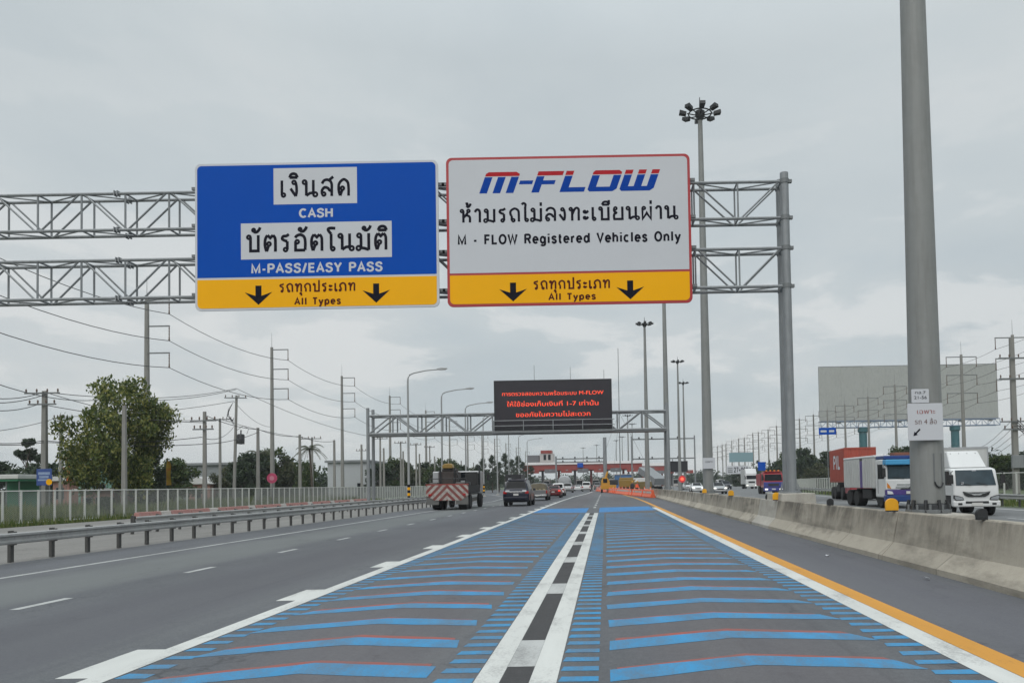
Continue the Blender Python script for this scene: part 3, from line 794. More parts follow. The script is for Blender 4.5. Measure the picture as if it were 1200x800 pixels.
m_ledtext = M('lit_red_text', (.95, .07, .02), .5, var=.02, emit=.75)
zb, ztp = at(649, 503, VY-1).z, at(649, 444.5, VY-1).z
bd = thing('message_board', 'dark electronic message board showing three lines of red lettering', 'message board', ((bx0+bx1)/2, VY-.95, zb))
hw = (bx1-bx0)/2; hh = ztp-zb
mb = MB(); mb.box(-hw, hw, 0, .55, 0, hh); mb.build('housing', m_ledframe, bd, bevel=.04)
mb = MB(); mb.box(-hw+.22, hw-.22, -.012, -.002, .22, hh-.18); mb.build('display', m_led, bd)
for s, a, b, v, h in (('การตรวจสอบความพร้อมระบบ M-FLOW', .07, .93, .31, .075), ('ให้ใช้ช่องเก็บเงินที่ 1-7 เท่านั้น', .11, .885, .525, .085), ('ขออภัยในความไม่สะดวก', .185, .815, .735, .085)):
    mb = MB(); font_text(mb, s, -hw+a*2*hw, -hw+b*2*hw, hh*(1-v), hh*h, -.016); mb.build('lit_lettering', m_ledtext, bd, recalc=False)

# ------------------------------------------------------------ tall lamp masts
def mast(px, Y, zt_, r0, r1, lab, zb=.0, head=True, rad=.95, nl=8, group='tall floodlight masts'):
    x = gx(px, Y)
    t = thing('light_mast', lab, 'light mast', (x, Y, 0), 0, group)
    mb = MB(); mb.lathe([(r0*1.02, zb), (r0, zb+.3), (r1, zt_)], 14); mb.build('shaft', m_pole, t, smooth=40)
    mb = MB(); mb.lathe([(r0*1.32, zb), (r0*1.32, zb+.06), (r0*1.05, zb+.08)], 16)
    for a in range(10):
        c, s = math.cos(a*PI/5), math.sin(a*PI/5)
        mb.tube((c*r0*1.2, s*r0*1.2, zb+.05), (c*r0*1.2, s*r0*1.2, zb+.16), .025, n=6)
    mb.build('base_flange', m_galvd, t)
    if zb > .3:
        mb = MB(); mb.box(-.5, .5, -.75, .75, 0, zb-.005); mb.build('footing', m_conc2, t, bevel=.03)
    if head:
        mb = MB(); mb.lathe([(r1, zt_-.4), (r1*2.2, zt_-.1), (r1*2.2, zt_+.15), (.05, zt_+.3), (.02, zt_+1.0)], 12)
        for k in range(nl):
            a = 2*PI*k/nl; mb.tube((0, 0, zt_-.1), (math.cos(a)*rad*.8, math.sin(a)*rad*.8, zt_+.05), .035, n=5)
        mb.path([(math.cos(2*PI*k/24)*rad*.7, math.sin(2*PI*k/24)*rad*.7, zt_+.02) for k in range(25)], .04, 5)
        mb.build('lamp_carriage', m_dark, t, smooth=40)
        for k in range(nl):
            a = 2*PI*k/nl; mb = MB()
            c, s = math.cos(a), math.sin(a)
            p = Vector((c*rad, s*rad, zt_+.06)); q = Vector((c, s, 0)); up = Vector((0, 0, 1)); sd = Vector((-s, c, 0))
            vs = []
            for (d, h, w_) in ((-.16, .06, .12), (.24, .15, .17), (.27, -.04, .17), (-.13, -.13, .12)):
                for sg in (-1, 1): vs.append(p+q*d+up*h+sd*w_*sg)
            mb.add(vs, [(0, 1, 3, 2), (2, 3, 5, 4), (4, 5, 7, 6), (6, 7, 1, 0), (0, 2, 4, 6), (1, 7, 5, 3)])
            mb.build('floodlight', m_dark, t)
    return t
fm = mast(1087, 13.8, 23, .30, .125, 'thick grey mast in the right foreground behind the barrier, its top out of frame', .86, True)
# inspection door outline on the foreground mast
def on_mast(a, z, off=0.0):
    r = .30-(.30-.125)*(z-.9)/22+off
    return (r*math.sin(a), -r*math.cos(a), z)
pts = [on_mast(.0, 1.95)]+[on_mast(.0, 1.95-.5*k/4) for k in range(1, 5)]+[on_mast(.3-.3*math.cos(R(q)), 1.45-.12*math.sin(R(q)), .004) for q in range(0, 181, 20)]+[on_mast(.6, 1.45+.5*k/4) for k in range(1, 5)]
mb = MB(); mb.path(pts, .012, 5); mb.build('inspection_door', m_galvd, fm)
mb = MB(); mb.path([on_mast(.3-.3*math.cos(R(q)), 1.45-.12*math.sin(R(q)), .014) for q in range(10, 175, 15)], .016, 5); mb.build('door_rim', m_dark, fm)
mb = MB(); mb.lathe([(.38, .87), (.36, 1.0), (.31, 1.04)], 10)
for k in range(9):
    a = k*2*PI/9; mb.tube((.37*math.cos(a), .37*math.sin(a), .87), (.33*math.cos(a), .33*math.sin(a), 1.1), .03, n=6)
mb.build('anchor_skirt', m_dark, fm)
m_pinkish = M('faded_red_ink', (.34, .12, .11), .6, var=.4, scale=14, spec=.1); m_faint = M('faded_brown_ink', (.19, .13, .12), .6, var=.4, scale=14, spec=.1)
# placards strapped round it
def placard(nm, lab, px0, px1, py0, py1, Y, texts, arrow=None, bend=.0, th=.012):
    A, B = at(px0, py1, Y), at(px1, py0, Y); cx = (A.x+B.x)/2
    t = thing(nm, lab, 'sign', (cx, Y, A.z)); w, h = (B.x-A.x)/2, B.z-A.z
    mb = MB(); plate(mb, -w, w, 0, h, 0, th, .02); mb.build('plate', m_swhite, t, bevel=.003)
    mb = MB(); mb.box(-w*.5, w*.5, th+.001, .05, h*.3, h*.7); mb.build('strap', m_galvd, t)
    for s, a, b, v, hh_, mt in texts:
        mb = MB(); font_text(mb, s, -w+a*2*w, -w+b*2*w, h*(1-v), h*hh_, -.003); mb.build('lettering', mt, t, recalc=False)
    if arrow:
        mb = MB(); (a, v, k) = arrow; cx_, cz = -w+a*2*w, h*(1-v); k *= h
        mb.add([(cx_+k*p[0], -.003, cz+k*p[1]) for p in ((-.5, -.5), (.1, -.35), (-.05, -.2), (.5, .35), (.35, .5), (-.2, -.05), (-.35, .1))], [(0, 1, 2, 5, 6), (2, 3, 4, 5)])
        mb.build('arrow', m_sblack, t, recalc=False)
    return t
placard('white_placard', 'large white placard with red and black writing strapped to the foreground mast', 1064.5, 1104.5, 472, 516, 13.45,
        [('เฉพาะ', .27, .78, .28, .12, m_pinkish), ('รถ 4 ล้อ', .2, .82, .56, .13, m_faint)], (.25, .78, .2))
placard('number_plate_sign', 'small white number plate above the large placard on the foreground mast', 1068.5, 1088.5, 455.5, 472, 13.46,
        [('ทล.7', .2, .8, .35, .2, m_sblack), ('21-56', .14, .86, .72, .22, m_sblack)])
mast(830, 42.8, at(821, 134, 42.8).z, .31, .13, 'tall floodlight mast with its full lamp ring just right of the white sign', .86)
mast(782.5, 76, 25.5, .33, .14, 'floodlight mast whose lamps are hidden above the white sign edge', .86)
mast(759, 100, at(757, 380, 100).z, .34, .15, 'floodlight mast standing behind the message gantry near its right end', .8)
mast(797, 132, at(793, 424, 132).z, .3, .13, 'slim floodlight mast left of the pair behind the warning lamp')
mast(803, 158, at(801, 449, 158).z, .3, .13, 'slim floodlight mast right of the pair behind the warning lamp')
for i, (px, py) in enumerate(((742, 497), (737, 487), (730, 512), (723, 516), (700, 521), (684, 524))):
    Y = 21.8*870/(566.5-py)
    mast(px, Y, 23.3, .3, .13, 'far floodlight mast over the toll plaza, %s of six from right to left' % ORD[i], 0, nl=6, rad=1.4)
placard('white_placard', 'white placard on the base of the tall mast right of the white sign', 824, 838, 536, 549, 42.4, [('เฉพาะ', .2, .8, .45, .2, m_sblack)])
# ------------------------------------------------------------ vehicles (front is +Y in their own space)
def paint(name, c, rough=.3, metal=0.0): return M(name, c, rough, metal, var=.09, scale=1.2, coat=.2, spec=.35)
c_navy = paint('navy_paint', (.008, .011, .024)); c_white = paint('white_paint', (.62, .63, .63)); c_grey = paint('grey_paint', (.17, .175, .18), .35, .3)
c_silver = paint('silver_paint', (.36, .37, .38), .35, .4); c_red = paint('dark_red_paint', (.11, .008, .010)); c_blue = paint('truck_blue', (.02, .05, .18))
c_sky = paint('light_blue_paint', (.06, .3, .55)); c_purple = paint('purple_paint', (.07, .045, .2)); c_orange = M('container_orange', (.36, .07, .045), .6, var=.2, streak=.45)
c_yellow = paint('machine_yellow', (.48, .24, .015), .45); c_dkyel = paint('ochre_paint', (.24, .15, .03), .5); c_truckred = paint('truck_red', (.3, .02, .03)); c_vio = paint('violet_blue_paint', (.05, .06, .24))
c_box = M('box_body_white', (.50, .51, .50), .5, var=.1, streak=.35)
m_glass = glass_mat('vehicle_glass', (.006, .008, .010), .2); m_gl2 = glass_mat('windscreen_glass', (.03, .045, .055), .1)
m_chrome = M('bright_trim', (.55, .56, .57), .2, .9, var=.05)
m_tail = M('tail_lens', (.35, .01, .012), .25, var=.1); m_taillit = M('tail_lamp_lit', (.9, .05, .03), .3, var=.05, emit=.8)
m_head = M('headlamp_lens', (.62, .64, .66), .12, var=.1); m_headlit = M('headlamp_lit', (.95, .93, .85), .2, var=.02, emit=1.2)
m_silverlens = M('silver_lens', (.34, .36, .38), .15, .3, var=.3, scale=12)
m_amber = M('amber_lens', (.6, .2, .01), .3, var=.1)
m_plate = M('number_plate', (.55, .55, .53), .5, var=.08, scale=14)
m_rim = M('wheel_rim', (.3, .3, .31), .35, .7, var=.1)
m_under = M('chassis_black', (.018, .018, .019), .7, var=.2)
m_grime = M('grimy_grey', (.12, .12, .115), .8, var=.25, scale=3)

def wheel(par, x, y, r, w, rim=m_rim, dual=False):
    s = 1 if x > 0 else -1
    mb = MB(); ww = w*(1.9 if dual else 1)
    mb.lathe([(r*.62, -ww/2), (r*.93, -ww/2), (r, -ww*.36), (r, ww*.36), (r*.93, ww/2), (r*.62, ww/2)], 18, axis='x')
    o = mb.build('wheel', m_black, par, smooth=35, loc=(x-s*(ww-w)/2, y, r))
    mb = MB(); mb.lathe([(r*.6, s*ww*.40), (r*.6, s*ww*.47), (r*.42, s*ww*.36), (r*.2, s*ww*.45), (r*.04, s*ww*.47)], 14, axis='x')
    mb.build('rim', rim, o, smooth=35)
    return o

def lerp(a, b, t): return tuple(p+(q-p)*t for p, q in zip(a, b))
def car_body(st):
    secs = []
    for (y, zb, wl, zbelt, wb, zr, wr) in st:
        h = [(0, zb), (wl*.9, zb), (wl, zb+.1), (wl+.015, zb+(zbelt-zb)*.6), (wb, zbelt), (wr, zr-.05), (wr-.13, zr), (0, zr+.025)]
        full = h+[(-p[0], p[1]) for p in h[-2:0:-1]]
        secs.append([(p[0], y, p[1]) for p in full])
    return secs

KIND = {
 'suv': dict(W=.93, st=[(-2.36, .52, .82, .9, .80, .98, .74), (-2.3, .40, .91, .98, .89, 1.06, .84), (-2.2, .34, .93, 1.02, .91, 1.13, .86), (-2.03, .3, .93, 1.04, .91, 1.70, .70), (-1.75, .3, .93, 1.04, .91, 1.80, .68), (-.2, .3, .93, 1.03, .91, 1.83, .70), (.45, .3, .93, 1.02, .91, 1.76, .70), (1.15, .3, .93, 1.0, .9, 1.12, .80), (2.0, .32, .92, .95, .88, 1.04, .76), (2.3, .4, .86, .82, .8, .9, .66), (2.4, .5, .74, .66, .7, .72, .55)],
             rear=(2, 3), front=(6, 7), side=(3, 6), r=.38, wy=(-1.38, 1.42)),
 'sedan': dict(W=.87, st=[(-2.25, .42, .76, .78, .76, .88, .66), (-2.18, .3, .85, .86, .84, .98, .72), (-1.55, .24, .87, .88, .85, 1.02, .70), (-.85, .22, .87, .88, .85, 1.40, .58), (.1, .22, .87, .88, .85, 1.44, .60), (1.0, .22, .87, .86, .85, .96, .72), (1.9, .26, .84, .78, .8, .86, .66), (2.2, .34, .72, .62, .7, .68, .5)],
               rear=(2, 3), front=(4, 5), side=(3, 4), r=.32, wy=(-1.3, 1.35)),
 'van': dict(W=.94, st=[(-2.4, .45, .86, 1.0, .84, 1.1, .8), (-2.34, .32, .93, 1.08, .92, 1.25, .86), (-2.22, .3, .94, 1.1, .93, 1.92, .78), (-1.9, .3, .94, 1.1, .93, 2.05, .76), (.9, .3, .94, 1.1, .93, 2.04, .76), (1.75, .3, .94, 1.05, .92, 1.2, .82), (2.2, .34, .9, .85, .86, .95, .74), (2.4, .45, .78, .7, .75, .76, .6)],
             rear=(1, 2), front=(4, 5), side=(2, 4), r=.34, wy=(-1.4, 1.5)),
 'cab': dict(W=.9, st=[(-.55, .35, .9, 1.02, .88, 1.62, .68), (-.45, .3, .9, 1.02, .88, 1.72, .68), (.35, .3, .9, 1.0, .88, 1.70, .69), (1.1, .3, .9, .98, .87, 1.1, .78), (2.0, .32, .89, .94, .85, 1.02, .74), (2.35, .4, .84, .82, .78, .9, .62), (2.45, .5, .72, .66, .68, .72, .52)],
             rear=None, front=(2, 3), side=(1, 2), r=.38, wy=(-1.75, 1.45)),
}
def make_car(name, label, cat, loc, rz, kind, mat, lit=False, group=None, tl=None):
    K = KIND[kind]; W = K['W']; st = K['st']
    t = thing(name, label, cat, loc, rz, group)
    mb = MB(); mb.loft(car_body(st)); mb.build('body', mat, t, smooth=38)
    off = .012
    def cross(i, j, a0, a1, wk, nm, sgn):
        y0, z0, w0 = st[i][0], st[i][5]+.02, st[i][6]; y1, z1, w1 = st[j][0], st[j][5]+.02, st[j][6]
        pt = lambda a, s: ((w0+(w1-w0)*a-.10)*s*wk, y0+(y1-y0)*a+sgn*off, z0+(z1-z0)*a+off+(.012 if s == 0 else 0))
        mb = MB()
        for s0, s1 in ((-1, 0), (0, 1)): mb.face([pt(a0, s0), pt(a0, s1), pt(a1, s1), pt(a1, s0)])
        return mb.build(nm, m_glass, t, recalc=True)
    if K['rear']: cross(*K['rear'], .12, .86, 1, 'rear_window', -1)
    cross(*K['front'], .1, .9, 1, 'windscreen', 1)
    i, j = K['side']
    for s in (-1, 1):
        a, b = st[i], st[j]
        q = lambda S, f: (s*(S[4]+(S[6]-S[4])*f+.014), S[0], S[3]+(S[5]-.05-S[3])*f)
        mb = MB(); A0, A1, B0, B1 = q(a, .16), q(a, .86), q(b, .16), q(b, .86)
        for f0, f1 in ((.0, .46), (.5, 1.0)):
            mb.face([lerp(A0, B0, f0), lerp(A0, B0, f1), lerp(A1, B1, f1), lerp(A1, B1, f0)])
        mb.build('side_window', m_glass, t)
    yr, yf = st[0][0], st[-1][0]
    if kind != 'cab':
        zb_ = st[1][3]-.04 if kind != 'van' else .95
        for s in (-1, 1):
            mb = MB(); mb.cbox((s*(W-.15), yr+.045, zb_), (.26, .12, .17 if kind != 'van' else .3)); mb.build('tail_light', tl or m_tail, t, bevel=.02)
        mb = MB(); mb.cbox((0, yr-.006, st[0][1]+.28), (.36, .02, .13)); mb.build('number_plate', m_plate, t)
        mb = MB(); mb.cbox((0, yr+.02, st[0][1]+.04), (2*W-.14, .16, .17)); mb.build('rear_bumper', mat if kind == 'sedan' else m_grime if kind == 'van' else c_navy if mat is c_navy else m_grime, t, bevel=.03)
        if kind == 'suv':
            mb = MB(); mb.cbox((0, yr-.012, 1.0-.02), (.95, .05, .05)); mb.build('chrome_strip', m_chrome, t, bevel=.01)
            mb = MB(); mb.prism([(-2.13, 1.74), (-2.13, 1.77), (-1.6, 1.835), (-1.6, 1.8)], -.58, .58, 'x'); mb.build('spoiler', mat, t)
            for s in (-1, 1):
                mb = MB(); mb.path([(s*.6, -1.5, 1.83), (s*.6, -1.4, 1.9), (s*.62, .1, 1.9), (s*.62, .25, 1.83)], .022, 6); mb.build('roof_rail', m_chrome, t)
    for s in (-1, 1):
        mb = MB(); mb.cbox((s*(W-.2), yf-.08, st[-2][5]-.13), (.3, .18, .15)); mb.build('headlight', m_headlit if lit else m_head, t, bevel=.03)
        mb = MB(); mb.cbox((s*(W+.08), st[K['front'][1]][0]-.2, st[K['front'][1]][5]+.0), (.2, .1, .15)); mb.build('mirror', mat, t, bevel=.03)
    mb = MB(); mb.cbox((0, yf-.01, .62), (.8, .06, .14)); mb.build('grille', m_dark, t, bevel=.02)
    mb = MB(); mb.cbox((0, yf-.0, .42), (2*W-.3, .12, .18)); mb.build('front_bumper', mat, t, bevel=.04)
    mb = MB(); mb.cbox((0, yf+.065, .46), (.36, .02, .11)); mb.build('number_plate', m_plate, t)
    mb = MB(); mb.box(-W+.28, W-.28, yr+.3, yf-.3, .27, .44); mb.build('underbody', m_under, t)
    for s in (-1, 1):
        for y in K['wy']:
            if kind != 'cab' or y > 0:
                mb = MB(); pr = [(y+(K['r']+.06)*math.cos(R(a)), K['r']+(K['r']+.06)*math.sin(R(a))) for a in range(-10, 191, 20)]
                mb.prism(pr, s*(W-.1), s*(W+.022), 'x'); mb.build('wheel_arch', m_under, t)
            wheel(t, s*(W-.09), y, K['r'], .25)
    return t

def make_pickup(name, label, loc, rz, mat, load=None, lit=False, group=None):
    t = make_car(name, label, 'pickup', loc, rz, 'cab', mat, lit, group)
    mb = MB(); mb.box(-.9, .9, -2.5, -.58, .5, .58); mb.box(-.9, -.83, -2.5, -.58, .58, 1.06); mb.box(.83, .9, -2.5, -.58, .58, 1.06); mb.box(-.83, .83, -.65, -.58, .58, 1.06)
    mb.build('cargo_bed', mat, t, bevel=.02)
    mb = MB(); mb.box(-.83, .83, -2.56, -2.49, .56, 1.05); mb.build('tailgate', mat, t, bevel=.02)
    mb = MB(); mb.cbox((0, -2.60, .5), (1.7, .16, .16)); mb.build('rear_bumper', m_chrome, t, bevel=.02)
    mb = MB(); mb.cbox((0, -2.69, .52), (.36, .02, .12)); mb.build('number_plate', m_plate, t)
    for s in (-1, 1):
        mb = MB(); mb.cbox((s*.86, -2.52, .86), (.1, .1, .3)); mb.build('tail_light', m_tail, t, bevel=.015)
        wheel(t, s*.81, -1.75, .38, .25) if False else None
    mb = MB(); mb.face([(-.6, -.565, 1.1), (.6, -.565, 1.1), (.56, -.575, 1.56), (-.56, -.575, 1.56)]); mb.build('rear_window', m_glass, t)
    return t

sx = lambda px, Y: gx(px, Y)
suv = make_car('sport_utility_car', 'dark navy sport utility car seen from behind in the lane beside the blue markings', 'car', (sx(604.5, 54), 54+2.3, 0), 0, 'suv', c_navy, tl=m_tail)
suv.scale = (1.02, 1, 1.07)
for s in (-1, 1):
    mb = MB(); mb.cbox((s*.6, -2.375, 1.03), (.3, .06, .11)); mb.build('clear_lens', m_head, suv, bevel=.02)
pk = make_pickup('pickup_truck', 'grey pickup loaded with beige sacks driving just ahead of the navy car', (sx(630, 72), 74.4, 0), 0, c_grey)
m_sack = M('sack_cloth', (.38, .33, .2), .9, var=.25, scale=3)
ld = thing('sack_load', 'heap of beige sacks under dark netting in the grey pickup bed', 'sacks', (sx(630, 72), 74.4, .585))
for k in range(10):
    mb = MB(); x = -.6+.4*(k % 4); y = -2.2+.55*(k//4 % 3); z = .28 if k < 8 else .72
    mb.lathe([(.05, -.36), (.2, -.3), (.27, -.1), (.27, .12), (.2, .3), (.05, .36)], 8, (x, y+.15, z), 'y'); mb.build('sack', m_sack, ld, smooth=60)
mb = MB(); mb.prism([(-.78, .5), (.78, .5), (.7, .98), (.3, 1.1), (-.5, 1.06), (-.74, .9)], -2.1, -.2, 'y'); mb.build('netting', M('net_cover', (.16, .14, .10), .9, var=.4, scale=4), ld, bevel=.06)
make_car('sedan_car', 'dark red sedan seen from behind with one brake lamp glowing', 'car', (sx(648, 86), 88.2, 0), 0, 'sedan', c_red, tl=m_taillit)
make_pickup('pickup_truck', 'white pickup showing above and beside the dark red sedan', (sx(653, 98), 100.4, 0), 0, c_white)
make_car('sedan_car', 'silver car between the white pickup and the white van heading to the toll booths', 'car', (sx(665, 138), 140, 0), 0, 'suv', c_silver)
make_car('small_car', 'small white car beside the white van near the toll booths', 'car', (sx(677, 172), 174, 0), 0, 'sedan', c_white)
make_car('passenger_van', 'tall white van seen from behind next to the orange barriers', 'van', (sx(687, 157), 159.4, 0), 0, 'van', c_white)
make_car('sedan_car', 'white car on the opposite road just left of the lamp mast placard', 'car', (sx(818, 106), 108, 0), PI, 'sedan', c_white, True)
make_car('hatchback_car', 'silver car on the opposite road right of the lamp mast base', 'car', (sx(844, 92), 94, 0), PI, 'sedan', c_silver, True)
make_pickup('pickup_truck', 'dark pickup on the opposite road behind the silver car', (sx(852, 148), 150, 0), PI, c_navy)
make_car('passenger_van', 'white van on the opposite road behind the dark pickup', 'van', (sx(846, 172), 174, 0), PI, 'van', c_white)
make_car('sedan_car', 'far white car on the opposite road left of the mast placard', 'car', (sx(806, 150), 152, 0), PI, 'sedan', c_white)

# ---- trucks
def wedge_cab(t, W, L, z0, zr, ws0, ws1, yf, mat, band=None, lean=.16, glass=m_gl2, visor=None, roofm=None):
    """forward control cab: side profile extruded, tapered windscreen"""
    y = yf
    prof = [(y-L, z0), (y-.04, z0), (y, z0+.12), (y-.02, ws0), (y-.06-lean, ws1), (y-.2-lean, zr-.04), (y-.45-lean, zr), (y-L+.05, zr), (y-L, zr-.06)]
    mb = MB(); mb.prism(prof, -W/2, W/2, 'x'); mb.build('cab', mat, t, bevel=.06, smooth=35)
    a, b = (y-.02, ws0), (y-.06-lean, ws1)
    q = lambda f, s, k: (s*(W/2-.1-.05*f), a[0]+(b[0]-a[0])*f+.012+k, a[1]+(b[1]-a[1])*f+.004)
    mb = MB(); mb.loft([[q(.04, -1, 0), q(.04, 1, 0), q(.97, 1, 0), q(.97, -1, 0)], [q(.04, -1, .012), q(.04, 1, .012), q(.97, 1, .012), q(.97, -1, .012)]]); mb.build('windscreen', glass, t)
    mb = MB()
    for (x0_, ang) in ((-.25*W, .5), (.12*W, .5)): mb.tube((x0_, y+.02, ws0+.03), (x0_+.3*W*.8, y-.0, ws0+.14), .012, n=5)
    mb.build('wiper', m_under, t)
    for s in (-1, 1):
        mb = MB(); x = s*(W/2+.006)
        mb.face([(x, y-.22, ws0+.04), (x, y-.28-lean, ws1-.04), (x, y-L*.72, ws1-.04), (x, y-L*.72, ws0+.04)]); mb.build('side_window', m_glass, t)
        mb = MB(); mb.box(min(x, x+s*.006), max(x, x+s*.006), y-L*.72-.03, y-L*.72, z0+.2, ws1); mb.build('door_seam', m_under, t)
        mb = MB(); mb.path([(s*W/2, y-.05, ws1-.05), (s*(W/2+.11), y+.1, ws1-.1), (s*(W/2+.11), y+.1, ws0+.1)], .018, 5); mb.cbox((s*(W/2+.11), y+.08, (ws0+ws1)/2-.05), (.15, .08, (ws1-ws0)*.55)); mb.build('mirror', m_under, t)
def lamp(t, x, y, z, w, h, mat, nm='headlight'):
    mb = MB(); mb.cbox((x, y, z), (w, .06, h)); mb.build(nm, mat, t, bevel=.02)
def chassis(t, y0, y1, z=.62, w=.8):
    mb = MB()
    for s in (-1, 1): mb.box(s*w/2-.06, s*w/2+.06, y0, y1, z-.2, z)
    n = 5
    for k in range(n): mb.box(-w/2, w/2, y0+(y1-y0)*k/(n-1)-.05 if k else y0, (y0+(y1-y0)*k/(n-1)+.05) if k < n-1 else y1, z-.16, z-.04)
    mb.build('chassis', m_under, t)

# white box truck, oncoming
t = thing('box_truck', 'white box truck with a roof fairing just right of the foreground mast', 'truck', (gx(1144, 28.7), 28.7, 0), PI-R(8))
W = 1.66
wedge_cab(t, W, 1.5, .36, 1.88, 1.16, 1.80, 0, c_white, lean=.22)
mb = MB(); mb.box(-1.03, 1.03, -3.9, -1.62, .72, 2.72); mb.build('cargo_box', c_box, t, bevel=.03)
mb = MB()
for (a, b, c, d) in ((-1.04, -.99, .715, 2.73), (.99, 1.04, .715, 2.73)): mb.box(a, b, -1.63, -1.6, c, d)
mb.box(-.988, .988, -1.63, -1.6, 2.66, 2.735); mb.build('box_edge', M('alu_trim', (.4, .41, .42), .4, .5), t)
mb = MB(); f = lambda y, w, z: [(-w, y, z), (w, y, z)]
mb.add([(-.62, -.6, 1.885), (.76, -.6, 1.885), (.70, -1.2, 2.56), (-.5, -1.2, 2.56), (-.62, -1.5, 1.885), (.76, -1.5, 1.885), (.70, -1.5, 2.56), (-.5, -1.5, 2.56)], [(0, 1, 2, 3), (0, 3, 7, 4), (1, 5, 6, 2), (3, 2, 6, 7), (4, 7, 6, 5), (0, 4, 5, 1)])
mb.build('roof_fairing', c_white, t, bevel=.05)
for x in (-.45, -.15, .15, .45): lamp(t, x*1.05+.1, -1.13, 2.45, .05, .05, m_dark, 'marker_lamp')
mb = MB(); mb.prism([(-.50, .955), (-.44, .82), (-.3, .745), (.3, .745), (.44, .82), (.50, .955), (.3, .925), (-.3, .925)], -.02, .032, 'y'); mb.build('grille', m_dark, t)
mb = MB(); mb.prism([(-.47, .93), (-.2, .85), (-.12, .80), (.12, .80), (.2, .85), (.47, .93), (.2, .885), (.1, .875), (-.1, .875), (-.2, .885)], .03, .05, 'y'); mb.build('chrome_bar', m_chrome, t)
for s in (-1, 1):
    mb = MB(); mb.prism([(s*.47, .63), (s*.76, .61), (s*.84, .70), (s*.83, .82), (s*.70, .80), (s*.5, .73)], -.08, .045, 'y'); o = mb.build('headlight', m_dark, t, bevel=.01)
    mb = MB(); mb.prism([(s*.5, .645), (s*.75, .63), (s*.81, .70), (s*.80, .79), (s*.70, .77), (s*.52, .715)], .045, .056, 'y'); mb.build('lens', m_silverlens, o)
    lamp(t, s*.62, .05, .475, .16, .08, m_dark, 'fog_lamp')
    wheel(t, s*.72, -.75, .37, .22); wheel(t, s*.72, -3.1, .37, .22, dual=True)
    mb = MB(); mb.box(s*.74, s*.86, -1.15, -.36, .36, .8); mb.build('step_guard', m_under, t)
mb = MB(); mb.box(-.86, .86, -.2, .06, .36, .6); mb.build('front_bumper', c_white, t, bevel=.05)
mb = MB(); mb.box(-.42, .42, .05, .068, .49, .58); mb.build('air_intake', m_dark, t)
mb = MB(); mb.cbox((0, .075, .46), (.4, .02, .13)); mb.build('number_plate', m_plate, t)
chassis(t, -3.95, -.3, .66)
mb = MB(); mb.tube((.62, -1.75, .5), (.62, -2.5, .5), .2, n=12); mb.build('fuel_tank', m_grime, t, smooth=40)
# paper stickers on the windscreen
mb = MB(); mb.cbox((.5, .035-.045, 1.27), (.1, .01, .08)); mb.cbox((.0, -.215, 1.77), (.16, .01, .05)); mb.build('sticker', m_swhite, t)

# blue front tipper truck with ribbed white body
t = thing('cargo_truck', 'blue and white truck with ribbed white cargo panels beside the foreground mast', 'truck', (gx(1066, 37.5), 37.5, 0), PI)
W = 2.4
wedge_cab(t, W, 1.45, .55, 2.50, 1.46, 2.28, 0, c_white, lean=.1)
mb = MB(); mb.box(-1.21, 1.21, -.14, .03, .95, 1.45); mb.build('front_panel', c_white, t, bevel=.04)
mb = MB(); mb.box(-1.22, 1.22, -.14, .05, .68, .945); mb.build('purple_band', c_purple, t, bevel=.02)
mb = MB(); mb.box(-1.23, 1.23, -.3, .09, .34, .675); mb.build('front_bumper', c_blue, t, bevel=.05)
mb = MB(); mb.box(-.72, .72, .032, .06, 1.03, 1.12); mb.box(-.66, .66, .032, .06, 1.17, 1.24); mb.build('grille', m_chrome, t)
mb = MB(); mb.prism([(-.5, .97), (.5, .97), (.42, 1.01), (.1, 1.01), (0, 1.1), (-.1, 1.01), (-.42, 1.01)], .033, .075, 'y'); mb.build('grille_badge', m_dark, t)
for s in (-1, 1):
    mb = MB(); mb.prism([(s*.85, .72), (s*1.16, .72), (s*1.16, .9), (s*.92, .86)], .05, .09, 'y'); mb.build('headlight', m_head, t, bevel=.01)
    mb = MB(); mb.prism([(s*.95, 1.0), (s*1.15, 1.05), (s*1.15, 1.3), (s*1.05, 1.2)], .03, .05, 'y'); mb.build('decal', m_amber, t)
    wheel(t, s*1.02, -1.0, .46, .27)
    for y in (-4.6, -5.8): wheel(t, s*1.02, y, .46, .27, dual=True)
mb = MB(); mb.cbox((0, .1, .8), (.44, .02, .14)); mb.build('number_plate', m_plate, t)
mb = MB(); mb.box(-1.22, 1.22, -.36, .12, 2.2, 2.47); mb.build('sun_visor', c_sky, t, bevel=.04)
mb = MB(); mb.box(-1.18, 1.18, -1.4, -.25, 2.505, 2.68); mb.build('roof_deck', c_blue, t, bevel=.03)
mb = MB(); mb.box(-.5, .5, -1.2, -.55, 2.685, 2.84); mb.build('roof_box', M('rust_box', (.22, .09, .06), .8, var=.3), t, bevel=.02)
for (y0, y1) in ((-3.25, -1.5), (-6.4, -3.75)):
    mb = MB(); mb.box(-1.24, 1.24, y0, y1, 1.02, 2.62)
    mb.build('cargo_panel', c_box, t, bevel=.02)
    for s in (-1, 1):
        for k in range(6 if y1 > -3 else 9):
            y = y0+.14+k*.3
            mb = MB(); mb.box(min(s*1.241, s*1.28), max(s*1.241, s*1.28), y-.05, y+.05, 1.06, 2.56); mb.build('rib', c_box, t)
mb = MB(); mb.box(-1.22, 1.22, -3.74, -3.26, 1.02, 2.50); mb.build('purple_panel', c_purple, t)
mb = MB(); mb.box(-1.26, 1.26, -6.42, -1.45, 2.625, 2.75); mb.build('tarpaulin', c_white, t, bevel=.04)
chassis(t, -6.4, -.3, .98, .9)
for a_ in (-1.15, .7):
    mb = MB(); mb.box(a_, a_+.45, -3.6, -2.2, .45, .95); mb.build('side_box', m_under, t, bevel=.03)

